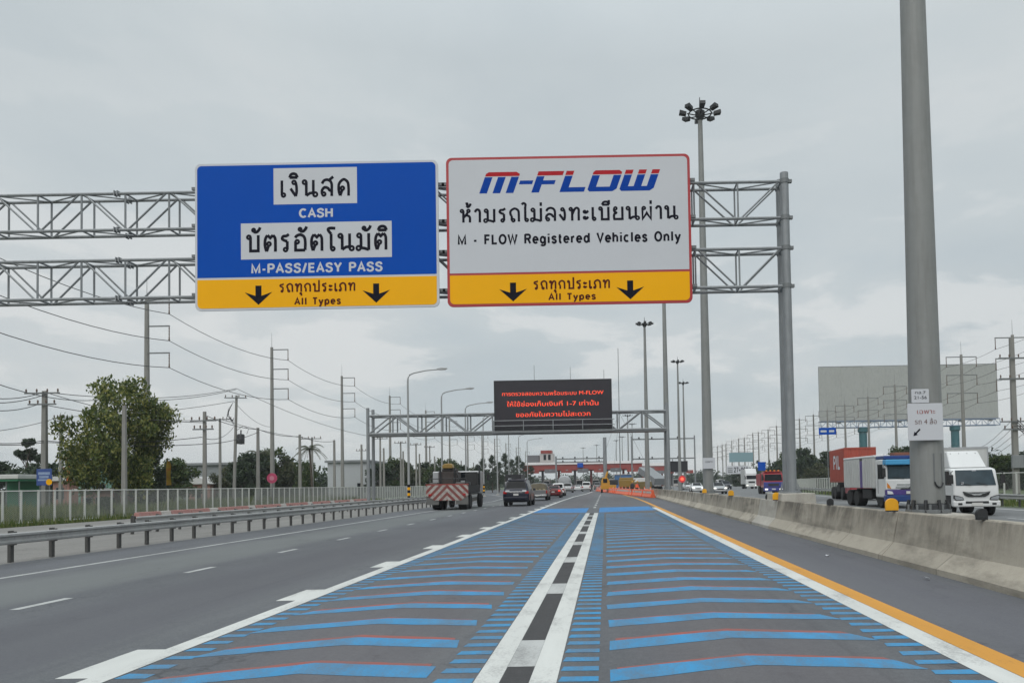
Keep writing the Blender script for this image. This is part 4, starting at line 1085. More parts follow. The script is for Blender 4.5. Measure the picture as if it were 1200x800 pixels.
# container lorry behind it
t = thing('container_truck', 'lorry carrying an orange red shipping container behind the ribbed white truck', 'truck', (gx(1010, 53), 52, 0), PI-R(7))
cz = at(1008, 524, 54).z
mb = MB(); mb.box(-1.12, 1.12, -7.9, 0-1.9, 1.30, cz)
mb.build('container', c_orange, t, bevel=.02)
for s in (-1, 1):
    for k in range(23):
        if s > 0 or k < 14:
            y = -2.05-k*.25; mb = MB(); mb.box(min(s*1.121, s*1.15), max(s*1.121, s*1.15), y-.06, y+.06, 1.42, cz-.1); mb.build('corrugation', c_orange, t)
mb = MB()
for x in (-.85, -.5, -.17, .17, .5, .85): mb.box(x-.07, x+.07, -1.899, -1.87, 1.42, cz-.12)
mb.box(-1.125, 1.125, -1.9, -1.86, cz-.11, cz+.005); mb.build('front_rib', c_orange, t)
# letters on the flank that faces the median
me_rows = MB(); stroke_text(me_rows, 'PIL', 0, 2.6, 0, 1.0, 0, .2, .2)
me_rows.v = [(1.156+(-p[1]), -6.0+p[0], 2.3+p[2]) for p in me_rows.v]
G_ok = me_rows.build('lettering', m_swhite, t, recalc=False)
wedge_cab(t, 2.3, 1.7, .5, 2.7, 1.55, 2.45, 0, c_truckred)
mb = MB(); mb.box(-1.16, 1.16, -.3, .08, .35, .8); mb.build('front_bumper', c_white, t, bevel=.05)
for s in (-1, 1):
    lamp(t, s*.9, .09, .62, .3, .16, m_head)
    for y in (-1.0, -3.2, -5.9, -7.1): wheel(t, s*.98, y, .48, .26, dual=y < -2)
chassis(t, -7.9, -.3, 1.28, .9)
mb = MB(); mb.box(-1.1, 1.1, -5.1, -3.9, .62, 1.1); mb.build('side_skirt', m_under, t)

# red and violet lorry, white lorry
def far_truck(name, label, px, Y, W, zr, z, cab, low, body, bodyz, top=None, L=7):
    t = thing(name, label, 'truck', (gx(px, Y), Y, 0), PI)
    wedge_cab(t, W, 1.7, z*.5, zr, z, z+(zr-z)*.78, 0, cab, glass=m_glass)
    mb = MB(); mb.box(-W/2-.01, W/2+.01, -.15, .03, z*.52, z*.92); mb.build('front_panel', low, t, bevel=.04)
    mb = MB(); mb.box(-W/2-.02, W/2+.02, -.3, .08, z*.22, z*.5); mb.build('front_bumper', low, t, bevel=.05)
    mb = MB(); mb.box(-W*.28, W*.28, .032, .06, z*.62, z*.8); mb.build('grille', m_dark, t)
    mb = MB(); mb.cbox((0, .095, z*.38), (.44, .02, .14)); mb.build('number_plate', m_plate, t)
    for s in (-1, 1):
        lamp(t, s*W*.38, .095, z*.37, .34, .15, m_headlit); wheel(t, s*(W/2-.15), -1, .45, .27); wheel(t, s*(W/2-.15), -L+1.2, .45, .27, dual=True)
    mb = MB(); mb.box(-W/2-.03, W/2+.03, -L, -1.85, .95, bodyz); mb.build('cargo_body', body, t, bevel=.03)
    chassis(t, -L, -.3, .94, .9)
    if top: top(t)
    return t
def redtop(t):
    mb = MB(); mb.box(-1.0, 1.0, -1.3, -.2, 2.505, 2.6); mb.build('roof_board', c_truckred, t, bevel=.02)
    for k in range(4): lamp(t, -.7+k*.46, -.5, 2.68, .2, .14, m_amber, 'roof_lamp')
far_truck('cargo_truck', 'red roofed lorry with a violet blue front just left of the gantry post', 906.5, 85, 2.2, 2.5, 1.5, c_truckred, c_vio, c_truckred, 2.35, redtop, 4.2)
def whitetop(t):
    mb = MB(); mb.prism([(-.3, 3.02), (-1.1, 4.1), (-1.7, 4.1), (-1.7, 3.02)], -1.1, 1.1, 'x'); mb.build('roof_fairing', c_white, t, bevel=.06)
far_truck('cargo_truck', 'tall white lorry with a high roof fairing far along the opposite road', 881, 150, 2.35, 3.0, 1.9, c_white, c_white, c_box, 3.9, whitetop, 5.5)

# ---- works truck with a striped crash panel
m_stripe, nt, b, vec = newmat('red_white_chevrons')
sp = nt.nodes.new('ShaderNodeSeparateXYZ'); nt.links.new(vec, sp.inputs[0])
s_ = fmath(nt, 'ADD', fmath(nt, 'MULTIPLY', fmath(nt, 'ABSOLUTE', sp.outputs[0]), 2.1), fmath(nt, 'MULTIPLY', sp.outputs[2], 2.1))
fr = fmath(nt, 'FRACT', s_)
nz = noise(nt, vec, 5, 5, .7)
colr = mixrgb(nt, fmath(nt, 'GREATER_THAN', fr, .5), (.2, .03, .026), (.40, .38, .35))
nt.links.new(mixrgb(nt, fmath(nt, 'MULTIPLY', ramp(nt, nz, [(.4, 0.0), (.62, 1.0)]), .55), colr, (.12, .09, .08)), b.inputs['Base Color'])
t = thing('works_truck', 'works truck with a red and white striped crash panel in the far left lane', 'truck', (gx(524, 48), 48, 0), 0)
S = 48/870
mb = MB(); mb.prism([(-1.36, .95), (-.8, .62), (.9, .62), (1.36, .95), (1.36, 1.62), (-1.36, 1.62)], -.04, .06, 'y'); mb.build('striped_panel', m_stripe, t, bevel=.01)
mb = MB(); mb.box(-1.38, 1.38, -.05, .08, 1.625, 1.69); mb.build('panel_rail', M('faded_red_rail', (.3, .05, .04), .6, var=.3), t)
for s in (-1, 1):
    mb = MB(); mb.box(s*.95-.4, s*.95+.4, -.0, .05, .36, .92) if s < 0 else mb.box(s*.95-.4, s*.95+.4, -.02, .03, .36, .92); mb.build('mud_flap', m_grime, t)
    wheel(t, s*.98, 1.0, .5, .28, dual=True); wheel(t, s*.98, 2.3, .5, .28, dual=True); wheel(t, s*1.02, 6.4, .5, .28)
    lamp(t, s*1.1, -.06, 1.0, .2, .12, m_tail, 'tail_light')
mb = MB(); mb.box(-1.2, 1.2, .1, 5.2, 1.2, 1.34); mb.build('flat_deck', m_grime, t)
for s in (-1, 1):
    mb = MB(); mb.box(s*1.21-.03, s*1.21+.03, .1, 5.2, 1.1, 1.6); mb.build('deck_side', M('rusty_rail', (.16, .07, .05), .8, var=.3) if s < 0 else m_under, t)
chassis(t, .1, 7, 1.18, .9)
mb = MB(); mb.box(-.75, .45, .9, 2.3, 1.345, 2.5); mb.box(-.55, .3, 1.0, 2.2, 2.5, 2.7); mb.build('machine_box', M('machinery_dark', (.045, .035, .032), .7, var=.5, scale=4), t, bevel=.04)
for s in (-.62, .32):
    mb = MB(); mb.tube((s, .8, 1.34), (s, .8, 2.75), .05, n=6); mb.tube((s, .8, 2.7), (s, 2.4, 1.5), .03, n=5); mb.build('frame_bar', m_dark, t)
mb = MB(); mb.prism([(-.5, 2.72), (.2, 2.72), (.16, 2.95), (.0, 3.05), (-.34, 3.02), (-.48, 2.92)], .8, 1.5, 'y'); mb.build('yellow_hood', c_dkyel, t, bevel=.05)
mb = MB(); mb.cbox((-.98, 1.6, 1.95), (.42, 1.0, 1.15)); mb.build('tank', c_silver, t, bevel=.06)
mb = MB(); mb.box(-1.0, 1.1, 5.6, 7.4, 1.0, 2.62); mb.build('cab', c_silver, t, bevel=.08)
mb = MB(); mb.box(-.95, 1.0, 5.585, 5.597, 1.95, 2.55); mb.build('cab_rear_window', m_glass, t)
mb = MB(); mb.box(.3, 1.15, 4.5, 5.5, 1.35, 2.45); mb.build('tool_locker', m_under, t, bevel=.03)
for k, (x, y, z) in enumerate(((.75, .5, 1.36), (.75, 1.4, 1.36), (-.95, .5, 1.36), (.8, 2.4, 1.36))):
    mb = MB(); mb.cbox((x, y, z+.22), (.5, .6, .44)); mb.build('equipment_case', m_dark if k % 2 else m_grime, t, bevel=.04)
for s in (-1.2, -.4, .4, 1.2):
    mb = MB(); mb.tube((s, .12, 1.62), (s, .12, 2.05), .03, n=6); mb.build('stake', m_dark, t)
mb = MB(); mb.tube((-1.2, .12, 2.03), (1.2, .12, 2.03), .03, n=6); mb.build('rear_rail', m_dark, t)
mb = MB(); mb.path([(.45, .9, 2.4), (.7, .7, 2.0), (.6, .6, 1.5), (.2, .5, 1.4)], .06, 6); mb.build('hose', m_black, t)
mb = MB(); mb.path([(1.2, 5.3, 1.4), (1.2, 5.3, 3.0)], .06, 6); mb.build('exhaust_stack', m_dark, t)
mb = MB(); mb.path([(1.2, 7.3, 2.5), (1.5, 7.4, 2.5), (1.5, 7.4, 1.9)], .03, 5); mb.cbox((1.5, 7.38, 2.15), (.2, .06, .45)); mb.build('mirror', m_under, t)
# tall dark lorry ahead of the navy car
t = thing('box_truck', 'lorry with a dark box and pale lower frame ahead of the navy car', 'truck', (gx(601.5, 100), 100, 0), 0)
mb = MB(); mb.box(-1.05, 1.05, 0, 5, 2.05, 3.0); mb.build('cargo_box', m_ledframe, t, bevel=.03)
mb = MB(); mb.box(-1.12, 1.12, -.05, 5.05, 1.1, 2.045); mb.build('lower_body', c_silver, t, bevel=.03)
mb = MB(); mb.box(-1.0, 1.0, 5.2, 6.8, .6, 2.5); mb.build('cab', c_white, t, bevel=.08)
chassis(t, 0, 6.8, 1.08, .9)
for s in (-1, 1):
    wheel(t, s*.9, 1.2, .45, .26, dual=True); wheel(t, s*.9, 5.9, .45, .26); lamp(t, s*.9, -.06, 1.0, .2, .12, m_tail, 'tail_light')
# silver tanker and lorry at the booths
t = thing('tanker_truck', 'silver tanker seen from behind waiting under the toll canopy', 'truck', (gx(661, 205), 205, 0), 0)
mb = MB(); mb.lathe([(.2, -.25), (1.5, -.1), (1.75, .2), (1.75, 7), (1.5, 7.2), (.2, 7.3)], 20, (0, 0, 2.3), 'y'); mb.build('tank', c_silver, t, smooth=40)
chassis(t, 0, 9, .9, 1.0)
mb = MB(); mb.box(-1.1, 1.1, 7.5, 9.2, .6, 2.6); mb.build('cab', c_white, t, bevel=.08)
for s in (-1, 1):
    wheel(t, s*.95, 1.2, .48, .26, dual=True); wheel(t, s*.95, 8.3, .48, .26); lamp(t, s*.9, -.02, .9, .25, .14, m_tail, 'tail_light')

for i, (px, Y, mt_, kd, lab) in enumerate(((626, 205, c_grey, 'suv', 'grey car waiting at the leftmost toll booths'), (637, 200, c_white, 'sedan', 'white car waiting left of the tanker under the toll canopy'),
        (645, 190, c_navy, 'suv', 'dark car queueing behind the red sedan near the toll booths'), (671, 214, c_red, 'sedan', 'tiny red car waiting right of the tanker'),
        (700, 215, c_grey, 'van', 'grey van beyond the orange barriers under the toll canopy'), (656, 168, c_silver, 'sedan', 'silver sedan in the queue behind the white pickup'))):
    make_car('queued_car', lab, 'car', (sx(px, Y), Y, 0), 0, kd, mt_)
# ------------------------------------------------------------ guardrails
def guardrail(name, label, pts, zr, step, side, group=None):
    """W beam on posts along a polyline; side: +1 beam on the +X face of the posts"""
    t = thing(name, label, 'guardrail', (pts[0][0], pts[0][1], 0), 0, group)
    ox, oy = pts[0]
    prof = [(0, -.125), (.04, -.105), (.045, -.065), (.0, -.028), (.0, .028), (.045, .065), (.04, .105), (0, .125)]
    prof = prof+[(p[0]-.012, p[1]) for p in prof[::-1]]
    mb = MB(); mb.loft([[(p[0]-ox+side*(.12+q[0]), p[1]-oy, zr+q[1]) for q in prof] for p in pts]); mb.build('beam', m_rail, t, smooth=30)
    posts = []
    for a, b in zip(pts, pts[1:]):
        L = (Vector(b)-Vector(a)).length; n = max(1, int(L/step))
        for k in range(n): posts.append(lerp(a, b, k/n))
    me = None; rest = MB()
    for i, p in enumerate(posts):
        if i < 99:
            if me is None:
                mb = MB(); mb.box(-.035, .035, -.05, .05, 0, zr+.1); mb.box(min(0, side*.1), max(0, side*.1), -.05, .05, zr-.15, zr+.15); mb.box(-.03, .03, -.05, .05, zr+.1, zr+.17)
                o = mb.build('post', m_gpost, t, loc=(p[0]-ox, p[1]-oy, 0)); me = o.data
            else:
                o = bpy.data.objects.new('post', me); COL.objects.link(o); o.parent = t; o.location = (p[0]-ox, p[1]-oy, 0)
        else: rest.cbox((p[0]-ox, p[1]-oy, zr/2), (.12, .09, zr))
    if rest.v: rest.build('post', m_gpost, t, kind='stuff')
    return t
m_gpost = M('guardrail_post', (.085, .085, .082), .7, .3, var=.25, streak=.4)
m_rail = M('guardrail_zinc', (.36, .365, .36), .6, .15, var=.22, scale=1.5, streak=.4)
guardrail('guardrail', 'long grey steel guardrail with dark posts along the left edge of the road', [(-13.3, 8), (-13.3, 40), (-13.3, 74), (-15.2, 92), (-31.4, 165)], .53, 1.22, 1)
guardrail('guardrail', 'second fainter guardrail on the far side of the concrete strip behind the left one', [(-17.2, 27), (-17.2, 78), (-19, 96)], .5, 1.5, 1)
guardrail('guardrail', 'steel guardrail along the far right edge of the opposite road', [(20.2, 22), (20.3, 46), (23.8, 90), (41, 180)], .50, 1.6, -1)

# ------------------------------------------------------------ fences
m_fence = M('fence_paint', (.58, .59, .56), .6, var=.1, streak=.2)
m_meshw = M('fence_wire', (.30, .31, .30), .6, .2, var=.1)
def fence(label, pts, h, step, mid=True, cell=.10, r=.0038, far=90):
    t = thing('mesh_fence', label, 'fence', (pts[0][0], pts[0][1], 0)); ox, oy = pts[0]
    for z in (h, .12):
        mb = MB(); mb.path([(p[0]-ox, p[1]-oy, z) for p in pts], .032, 6); mb.build('rail', m_fence, t, smooth=50)
    posts = []; W = MB()
    for a, b in zip(pts, pts[1:]):
        L = (Vector(b)-Vector(a)).length; n = max(1, int(L/step))
        for k in range(n): posts.append(lerp(a, b, k/n))
        d = (Vector(b)-Vector(a)).normalized(); m = int(L/cell)
        for k in range(m):
            s0 = k*cell
            for sg in (1, -1):
                p0 = Vector(a)+d*s0; s1 = min(max(s0+sg*(h-.14), 0), L); p1 = Vector(a)+d*s1
                zz = .13+abs(s1-s0)
                rr = r*(1+.012*max(0, p0.y-40))
                if p0.y > 110 and k % 2: continue
                W.face([(p0.x-ox-rr, p0.y-oy-rr, .13), (p0.x-ox+rr, p0.y-oy+rr, .13), (p1.x-ox+rr, p1.y-oy+rr, zz), (p1.x-ox-rr, p1.y-oy-rr, zz)])
    W.build('wire_mesh', m_meshw, t, recalc=False)
    me = None; rest = MB()
    for i, p in enumerate(posts):
        if i < 99:
            if me is None:
                mb = MB(); mb.tube((0, 0, 0), (0, 0, h+.04), .055, n=8); o = mb.build('post', m_fence, t, smooth=50, loc=(p[0]-ox, p[1]-oy, 0)); me = o.data
            else:
                o = bpy.data.objects.new('post', me); COL.objects.link(o); o.parent = t; o.location = (p[0]-ox, p[1]-oy, 0)
        else: rest.tube((p[0]-ox, p[1]-oy, 0), (p[0]-ox, p[1]-oy, h+.04), .05, n=5)
    if rest.v: rest.build('post', m_fence, t, kind='stuff')
    return t
fence('long pale pipe and wire mesh fence running along the left side', [(-28.6, 33), (-28.8, 60), (-29.5, 120), (-31.6, 170), (-40, 235)], 1.68, 1.12)
fence('pale pipe and wire mesh fence beyond the guardrail on the right side', [(24.2, 34), (24.6, 50), (28.3, 100), (43, 180)], 1.72, 1.35)

# red and white block row in front of the left fence
m_pink = M('faded_red_block', (.36, .17, .15), .8, var=.2, dirt=(.3, .27, .25), dirt_amt=.4); m_pale = M('faded_white_block', (.45, .42, .39), .8, var=.15, dirt=(.25, .22, .2), dirt_amt=.4)
for i in range(38):
    Y = 41+i*1.05; x = -25.6
    pr = [(-.25, 0), (.25, 0), (.2, .1), (.1, .42), (-.1, .42), (-.2, .1)]
    mb = MB(); mb.prism(pr, -.5, .5, 'y')
    o = mb.build('kerb_block', m_pink if i % 5 not in (2,) else m_pale, bevel=.03, loc=(x, Y, 0))
    o.rotation_euler = (0, 0, random.uniform(-.05, .05))
    col = 'faded red' if i % 5 not in (2,) else 'faded white'
    lab = '%s block in the low row before the left fence, %s from the camera end' % (col, ORD[i]) if i < 20 else '%s block in the distant half of the low row before the left fence' % col
    tag(o, lab, 'block', 'red and white blocks in front of the left fence')

# ------------------------------------------------------------ street lamps on the left
m_lamp = M('lamp_pole', (.3, .31, .31), .55, .2, var=.1)
m_lens = M('lamp_lens', (.6, .6, .58), .3, var=.05)
def street_lamp(x, Y, H, arm, label, stripes=True):
    t = thing('street_lamp', label, 'street lamp', (x, Y, 0), 0, 'street lamps along the left side')
    mb = MB(); mb.tube((0, 0, 0), (0, 0, H-1.1), .12, .08, 10); mb.build('pole', m_lamp, t, smooth=50)
    mb = MB(); pts = [(0, 0, H-1.1), (.03, 0, H-.75), (.2, 0, H-.45), (.55, 0, H-.3), (arm*.6, 0, H-.08), (arm, 0, H)]; mb.path(pts, [.08, .075, .07, .06, .055, .05], 8); mb.build('arm', m_lamp, t, smooth=60)
    mb = MB(); mb.loft([[(arm-.1, -.1, H-.04), (arm-.1, .1, H-.04), (arm-.1, .1, H+.08), (arm-.1, -.1, H+.08)], [(arm+.35, -.18, H-.04), (arm+.35, .18, H-.04), (arm+.35, .16, H+.14), (arm+.35, -.16, H+.14)], [(arm+.85, -.1, H+.04), (arm+.85, .1, H+.04), (arm+.85, .08, H+.12), (arm+.85, -.08, H+.12)]])
    o = mb.build('lamp_head', m_lamp, t, bevel=.02)
    mb = MB(); mb.box(arm+.1, arm+.7, -.12, .12, H-.05, H-.03); mb.build('lens', m_lens, o)
    if stripes:
        for k in range(5):
            mb = MB(); mb.tube((0, 0, .5+k*.26), (0, 0, .5+k*.26+.24), .135, n=10); mb.build('painted_band', m_sblack if k % 2 == 0 else m_syel, t, smooth=50)
    mb = MB(); mb.box(-.25, .25, -.25, .25, 0, .12); mb.build('base', m_conc2, t)
ys = [68, 82, 96, 110, 124, 139, 155, 172]
for i, Y in enumerate(ys): street_lamp(-18.0, Y, 12.3, 2.8, 'grey street lamp with a bent arm left of the road, %s to the camera' % near(i, len(ys)), i < 4)

# ------------------------------------------------------------ power poles
m_ins = M('insulator', (.12, .08, .06), .3, var=.2)
def ht_pole(x, Y, H, label, double, group):
    t = thing('transmission_pole', label, 'power pole', (x, Y, 0), 0, group)
    mb = MB(); mb.lathe([(.34, 0), (.2, H)], 8); mb.build('shaft', m_cpole, t, smooth=30)
    mb = MB(); mb.tube((0, 0, H), (0, 0, H+2.0), .03, .015, 5); mb.build('lightning_rod', m_galvd, t)
    for k in range(3):
        z = H-.35-k*2.72
        for s in ((1, -1) if double else (1,)):
            mb = MB(); mb.box(min(.1*s, 2.3*s), max(.1*s, 2.3*s), -.06, .06, z-.06, z+.06)
            o = mb.build('bracket', m_galvd, t)
            mb = MB(); mb.lathe([(.035, z-1.5), (.1, z-1.45), (.07, z-1.3)]+[(.07 if q % 2 else .045, z-1.3+q*.15) for q in range(1, 9)]+[(.03, z-.05)], 6, (2.25*s, 0, 0)); mb.build('insulator', m_ins, o)
    return t
HL = 21.3
leftY = [46, 74.5, 102.6, 130, 159, 191, 220, 249, 278, 310, 345, 385, 430]
for i, Y in enumerate(leftY[1:]):
    ht_pole(-46, Y, HL, 'tall concrete power pole with three one sided brackets, %s on the left' % near(i, 12), False, 'tall power poles on the left')
RP = [(1190, 378), (1129, 403), (1050, 441), (1018, 456), (990.5, 466), (970, 473), (953.5, 479), (937, 484), (910, 493), (900, 497.5), (888.5, 501), (882, 503.5), (872, 508), (865, 509.5), (857, 512), (850, 516), (846, 517.5), (840, 519)]
rpos = []
for i, (px, py) in enumerate(RP):
    hz = 567-.0183*(px-709); Y = 19.9*870/(hz-py-.0)
    x = gx(px, Y, 500); rpos.append((x, Y))
    ht_pole(x, Y, at(px, py, Y).z-1.6, 'tall power pole with brackets on both sides, %s on the right' % near(i, len(RP)), True, 'tall power poles on the right')
def wire(name, label, pts, sag, r=.02, group=None, cat='power line', nseg=10):
    mb = MB(); P = []
    for a, b in zip(pts, pts[1:]):
        for k in range(nseg):
            f = k/nseg; p = Vector(a).lerp(Vector(b), f); p.z -= sag*4*f*(1-f)*((Vector(a)-Vector(b)).length/28); P.append(p)
    P.append(Vector(pts[-1])); 
    mb.path(P, r, 4); return tag(mb.build(name, m_wire, recalc=False), label, cat, group)
for k, nm in enumerate(('highest', 'middle', 'lowest')):
    z = HL-.35-k*2.72-1.5
    wire('power_cable', '%s of the three cables strung along the tall left power poles' % nm, [(-43.75, y, z) for y in [18]+leftY], .95, .034, 'cables on the tall left poles')
for s, nm2 in ((-1, 'near'), (1, 'far')):
    for k, nm in enumerate(('highest', 'middle', 'lowest')):
        P = [(rpos[0][0]+s*2.25-2, 60, HL-.35-k*2.72-1.5+.5)]+[(x+s*2.25, y, at(px, py, y).z-1.6-.35-k*2.72-1.5) for (x, y), (px, py) in zip(rpos, RP)]
        wire('power_cable', '%s cable on the %s side of the tall right power poles' % (nm, nm2), P, .6, .022, 'cables on the tall right poles')

def low_pole(x, Y, H, label, arms=(), group='slim concrete poles on the left', lean=0, r=.15, name='utility_pole'):
    t = thing(name, label, 'utility pole', (x, Y, 0), 0, group)
    if lean: t.rotation_euler = (0, R(lean), 0)
    mb = MB(); mb.prism([(-r, -r*.8), (r, -r*.8), (r, r*.8), (-r, r*.8)], 0, H, 'z')
    n = len(mb.v)//2; mb.v = mb.v[:n]+[(p[0]*.7, p[1]*.7, p[2]) for p in mb.v[n:]]
    mb.build('shaft', m_cpole, t, bevel=.02)
    for (z, w) in arms:
        mb = MB(); mb.box(-w, w, -r-.1, -r-.02, z-.05, z+.05); o = mb.build('crossarm', m_galvd, t)
        for k in range(4):
            mb = MB(); xx = -w+.12+(2*w-.24)*k/3; mb.lathe([(.02, z+.05), (.06, z+.12), (.06, z+.26), (.02, z+.32)], 6, (xx, -r-.06, 0)); mb.build('insulator', m_ins, o)
    return t
slim = [48, 66.3, 75.4, 85, 94.5, 104, 114, 124, 135, 147, 160, 175]
low_pole(-31.1, 48, at(146, 475, 48).z, 'bare concrete pole standing in front of the big leafy tree')
for i, Y in enumerate(slim[1:]): low_pole(-31.0, Y, 7.1, 'slim bare concrete pole behind the left fence, %s of that row past the leafy tree' % ORD[i])
low_pole(gx(240, 57), 57, at(240, 482, 57).z, 'concrete pole with two short crossarms left of the leaning pole', ((at(240, 493, 57).z, 1.0), (at(240, 503, 57).z, .8)), None)
low_pole(gx(52, 53), 53, at(52, 458, 53).z, 'concrete pole with two long crossarms at the far left', ((at(52, 461, 53).z, 1.25), (at(52, 474, 53).z, 1.0)), None, r=.2)
low_pole(gx(71, 72), 72, at(71, 486, 72).z, 'thin pole with a small transformer just left of the big leafy tree', ((at(71, 490, 72).z, .6),), None)
low_pole(gx(258, 87), 87, at(258, 490, 87).z, 'thin pole with one flat crossarm left of the leaning pole', ((at(258, 491.5, 87).z, 1.5),), None)
t = low_pole(gx(274, 80), 80, 11.8, 'leaning pole with a dark transformer and tangled cables near the shed', ((11.5, 1.2),), None, lean=1.6)
mb = MB(); mb.lathe([(.05, 6.5), (.38, 6.55), (.38, 7.5), (.3, 7.6), (.05, 7.65)], 12, (.62, -.1, 0)); mb.cbox((.62, -.1, 7.85), (.1, .1, .4)); mb.build('transformer', m_dark, t, smooth=40)
mb = MB()
for k in range(5): mb.path([(-.2-.1*k, -.3, 11.0-.2*k), (-.7-.05*k, -.35, 10.2-.3*k), (-.6+.1*k, -.3, 9.4-.1*k), (-.1, -.25, 8.6+.2*k)], .03, 4)
mb.path([(.2, -.2, 8.0), (.9, -.2, 8.5), (1.5, -.2, 8.2), (1.3, -.2, 7.6)], .025, 4)
mb.build('cable_tangle', m_wire, t)
more = [(446, 512, 112, 1.2), (470, 517, 122, 1.0), (366, 512, 96, 1.3), (424, 526, 128, .9), (488, 519, 128, 1.0), (504, 522, 140, 1.0)]
for i, (px, py, Y, w_) in enumerate(more): low_pole(gx(px, Y), Y, at(px, py, Y).z, 'distant low voltage pole with one crossarm, %s from the left among those before the woods' % ORD[sorted(p[0] for p in more).index(px)], ((at(px, py+2, Y).z, w_),), 'distant low voltage poles on the left')
# wires between the low poles on the left
pA = lambda px, py, Y: tuple(at(px, py, Y))
wires = [[(-40, 462, 40), (52, 459, 53), (258, 491, 87), (366, 514, 96)], [(-40, 476, 40), (46, 473, 53), (240, 495, 57)], [(-40, 470, 40), (58, 460, 53), (277, 455, 80), (446, 513, 112)],
         [(-40, 516, 45), (52, 516, 53), (240, 520, 57), (303, 506, 66)], [(-40, 508, 60), (71, 488, 72), (274, 470, 80), (320, 500, 110)], [(-30, 440, 40), (120, 468, 60), (277, 456, 80)],
         [(-40, 517.5, 45), (52, 518, 53), (236, 512, 57), (274, 500, 80)], [(240, 486, 57), (303, 503, 66.3), (351, 511, 75.4), (391, 517, 85)]]
for i, wv in enumerate(wires): wire('overhead_wire', 'one of the thin sagging wires between the low poles on the left', [pA(*q) for q in wv], .7, .026, 'thin wires on the left')
# right hand utility pole
Y = 58
t = low_pole(gx(1191, Y), Y, at(1191, 396, Y).z, 'big concrete pole with several crossarms at the right edge of the photo', ((at(1191, 494, Y).z, 1.2), (at(1191, 503, Y).z, 1.0), (at(1191, 420, Y).z, 1.2), (at(1191, 444, Y).z, 1.2)), None, r=.22)
mb = MB(); z = at(1191, 540, Y).z; mb.box(-.45, .45, -.4, -.18, z-.55, z+.45); mb.build('meter_box', m_galv, t, bevel=.03)
mb = MB()
for k in range(4): mb.path([(.1, -.3, z+3.2-.2*k), (.7, -.3, z+2.6-.2*k), (1.4, -.3, z+2.9-.2*k)], .04, 4)
mb.build('cable_tangle', m_wire, t)
for k in range(4): wire('overhead_wire', 'one of the thin sagging wires running back from the big right pole', [pA(1260, 470+12*k, 46), (gx(1191, Y)-.4+.3*k, Y-.2, at(1191, 494+5*k, Y).z), pA(1120, 520+4*k, 105), pA(1040, 531+3*k, 150)], .8, .02, 'thin wires on the right')

# ------------------------------------------------------------ vegetation
m_bark = M('bark', (.075, .06, .045), .9, var=.3, scale=3)
m_leafA = leaf_mat('leaf_green', (.022, .045, .014), (.05, .082, .024), (.11, .13, .04))
m_leafA2 = leaf_mat('leaf_bright', (.035, .062, .016), (.105, .14, .032), (.30, .29, .08))
m_leafB = leaf_mat('leaf_dark', (.014, .030, .014), (.03, .052, .022), (.05, .072, .03))
m_leafC = leaf_mat('leaf_olive', (.03, .042, .018), (.06, .072, .03), (.1, .1, .045))
m_leafD = leaf_mat('leaf_yellowish', (.05, .06, .015), (.1, .11, .025), (.15, .14, .04))
def leaf(mb, p, s, rnd, up=.3, narrow=.5):
    n = Vector((rnd.gauss(0, 1), rnd.gauss(0, 1), rnd.gauss(0, 1)+up)).normalized()
    a = n.orthogonal().normalized(); b = n.cross(a); t = rnd.uniform(0, 2*PI); d = a*math.cos(t)+b*math.sin(t); e = n.cross(d)
    mb.face([p-d*s, p+e*s*narrow+n*s*.12, p+d*s, p-e*s*narrow+n*s*.12])
def limbs(mb, base, top, tips, r, rnd):
    tr = [Vector(base)]
    for k in range(1, 5):
        f = k/4; tr.append(Vector(base).lerp(Vector(top), f)+Vector((rnd.uniform(-.15, .15), rnd.uniform(-.15, .15), 0)))
    mb.path(tr, [r, r*.8, r*.65, r*.5, r*.35], 7)
    for tp in tips:
        j = rnd.choice((1, 2, 2, 3)); s = tr[j]; m = s.lerp(Vector(tp), .5)+Vector((0, 0, rnd.uniform(-.2, .3)))
        mb.path([s, m, Vector(tp)], [r*.42, r*.25, r*.08], 5)
def broad(seed, H, Wd, n, ls, nclump, trunk=.3, low=.22, squash=1.0):
    """crown mesh data + trunk mesh data for a leafy tree, base at the origin"""
    rnd = random.Random(seed); cl = []
    for k in range(nclump):
        f = rnd.random(); h = low+(.96-low)*f
        env = math.sin(PI*min(1, (h-low+.12)/(1.12-low)))**.6
        a = rnd.uniform(0, 2*PI); rr = env*Wd/2*math.sqrt(rnd.uniform(.15, 1))*.85
        cl.append((Vector((rr*math.cos(a), rr*math.sin(a), h*H)), rnd.uniform(.13, .24)*Wd*squash))
    cr = MB()
    tot = sum(c[1]**2 for c in cl)
    for c, r in cl:
        for _ in range(int(n*r*r/tot)):
            v = Vector((rnd.gauss(0, 1), rnd.gauss(0, 1), rnd.gauss(0, 1))).normalized()
            q = c+Vector((v.x, v.y, v.z*.75))*r*(rnd.random()**.4)*rnd.uniform(.8, 1.15)
            leaf(cr, q, ls*rnd.uniform(.6, 1.35), rnd)
    tb = MB(); limbs(tb, (0, 0, 0), (rnd.uniform(-.3, .3), 0, H*.72), [c for c, r in cl[:14]], trunk, rnd)
    return cr, tb
PROTO = {}
def make_proto(key, kind, seed, H, Wd, n, ls, ncl, mat, trunk=.25, low=.22, sq=1.0):
    cr, tb = broad(seed, H, Wd, n, ls, ncl, trunk, low, sq)
    PROTO[key] = (cr, tb, mat)
mesh_cache = {}
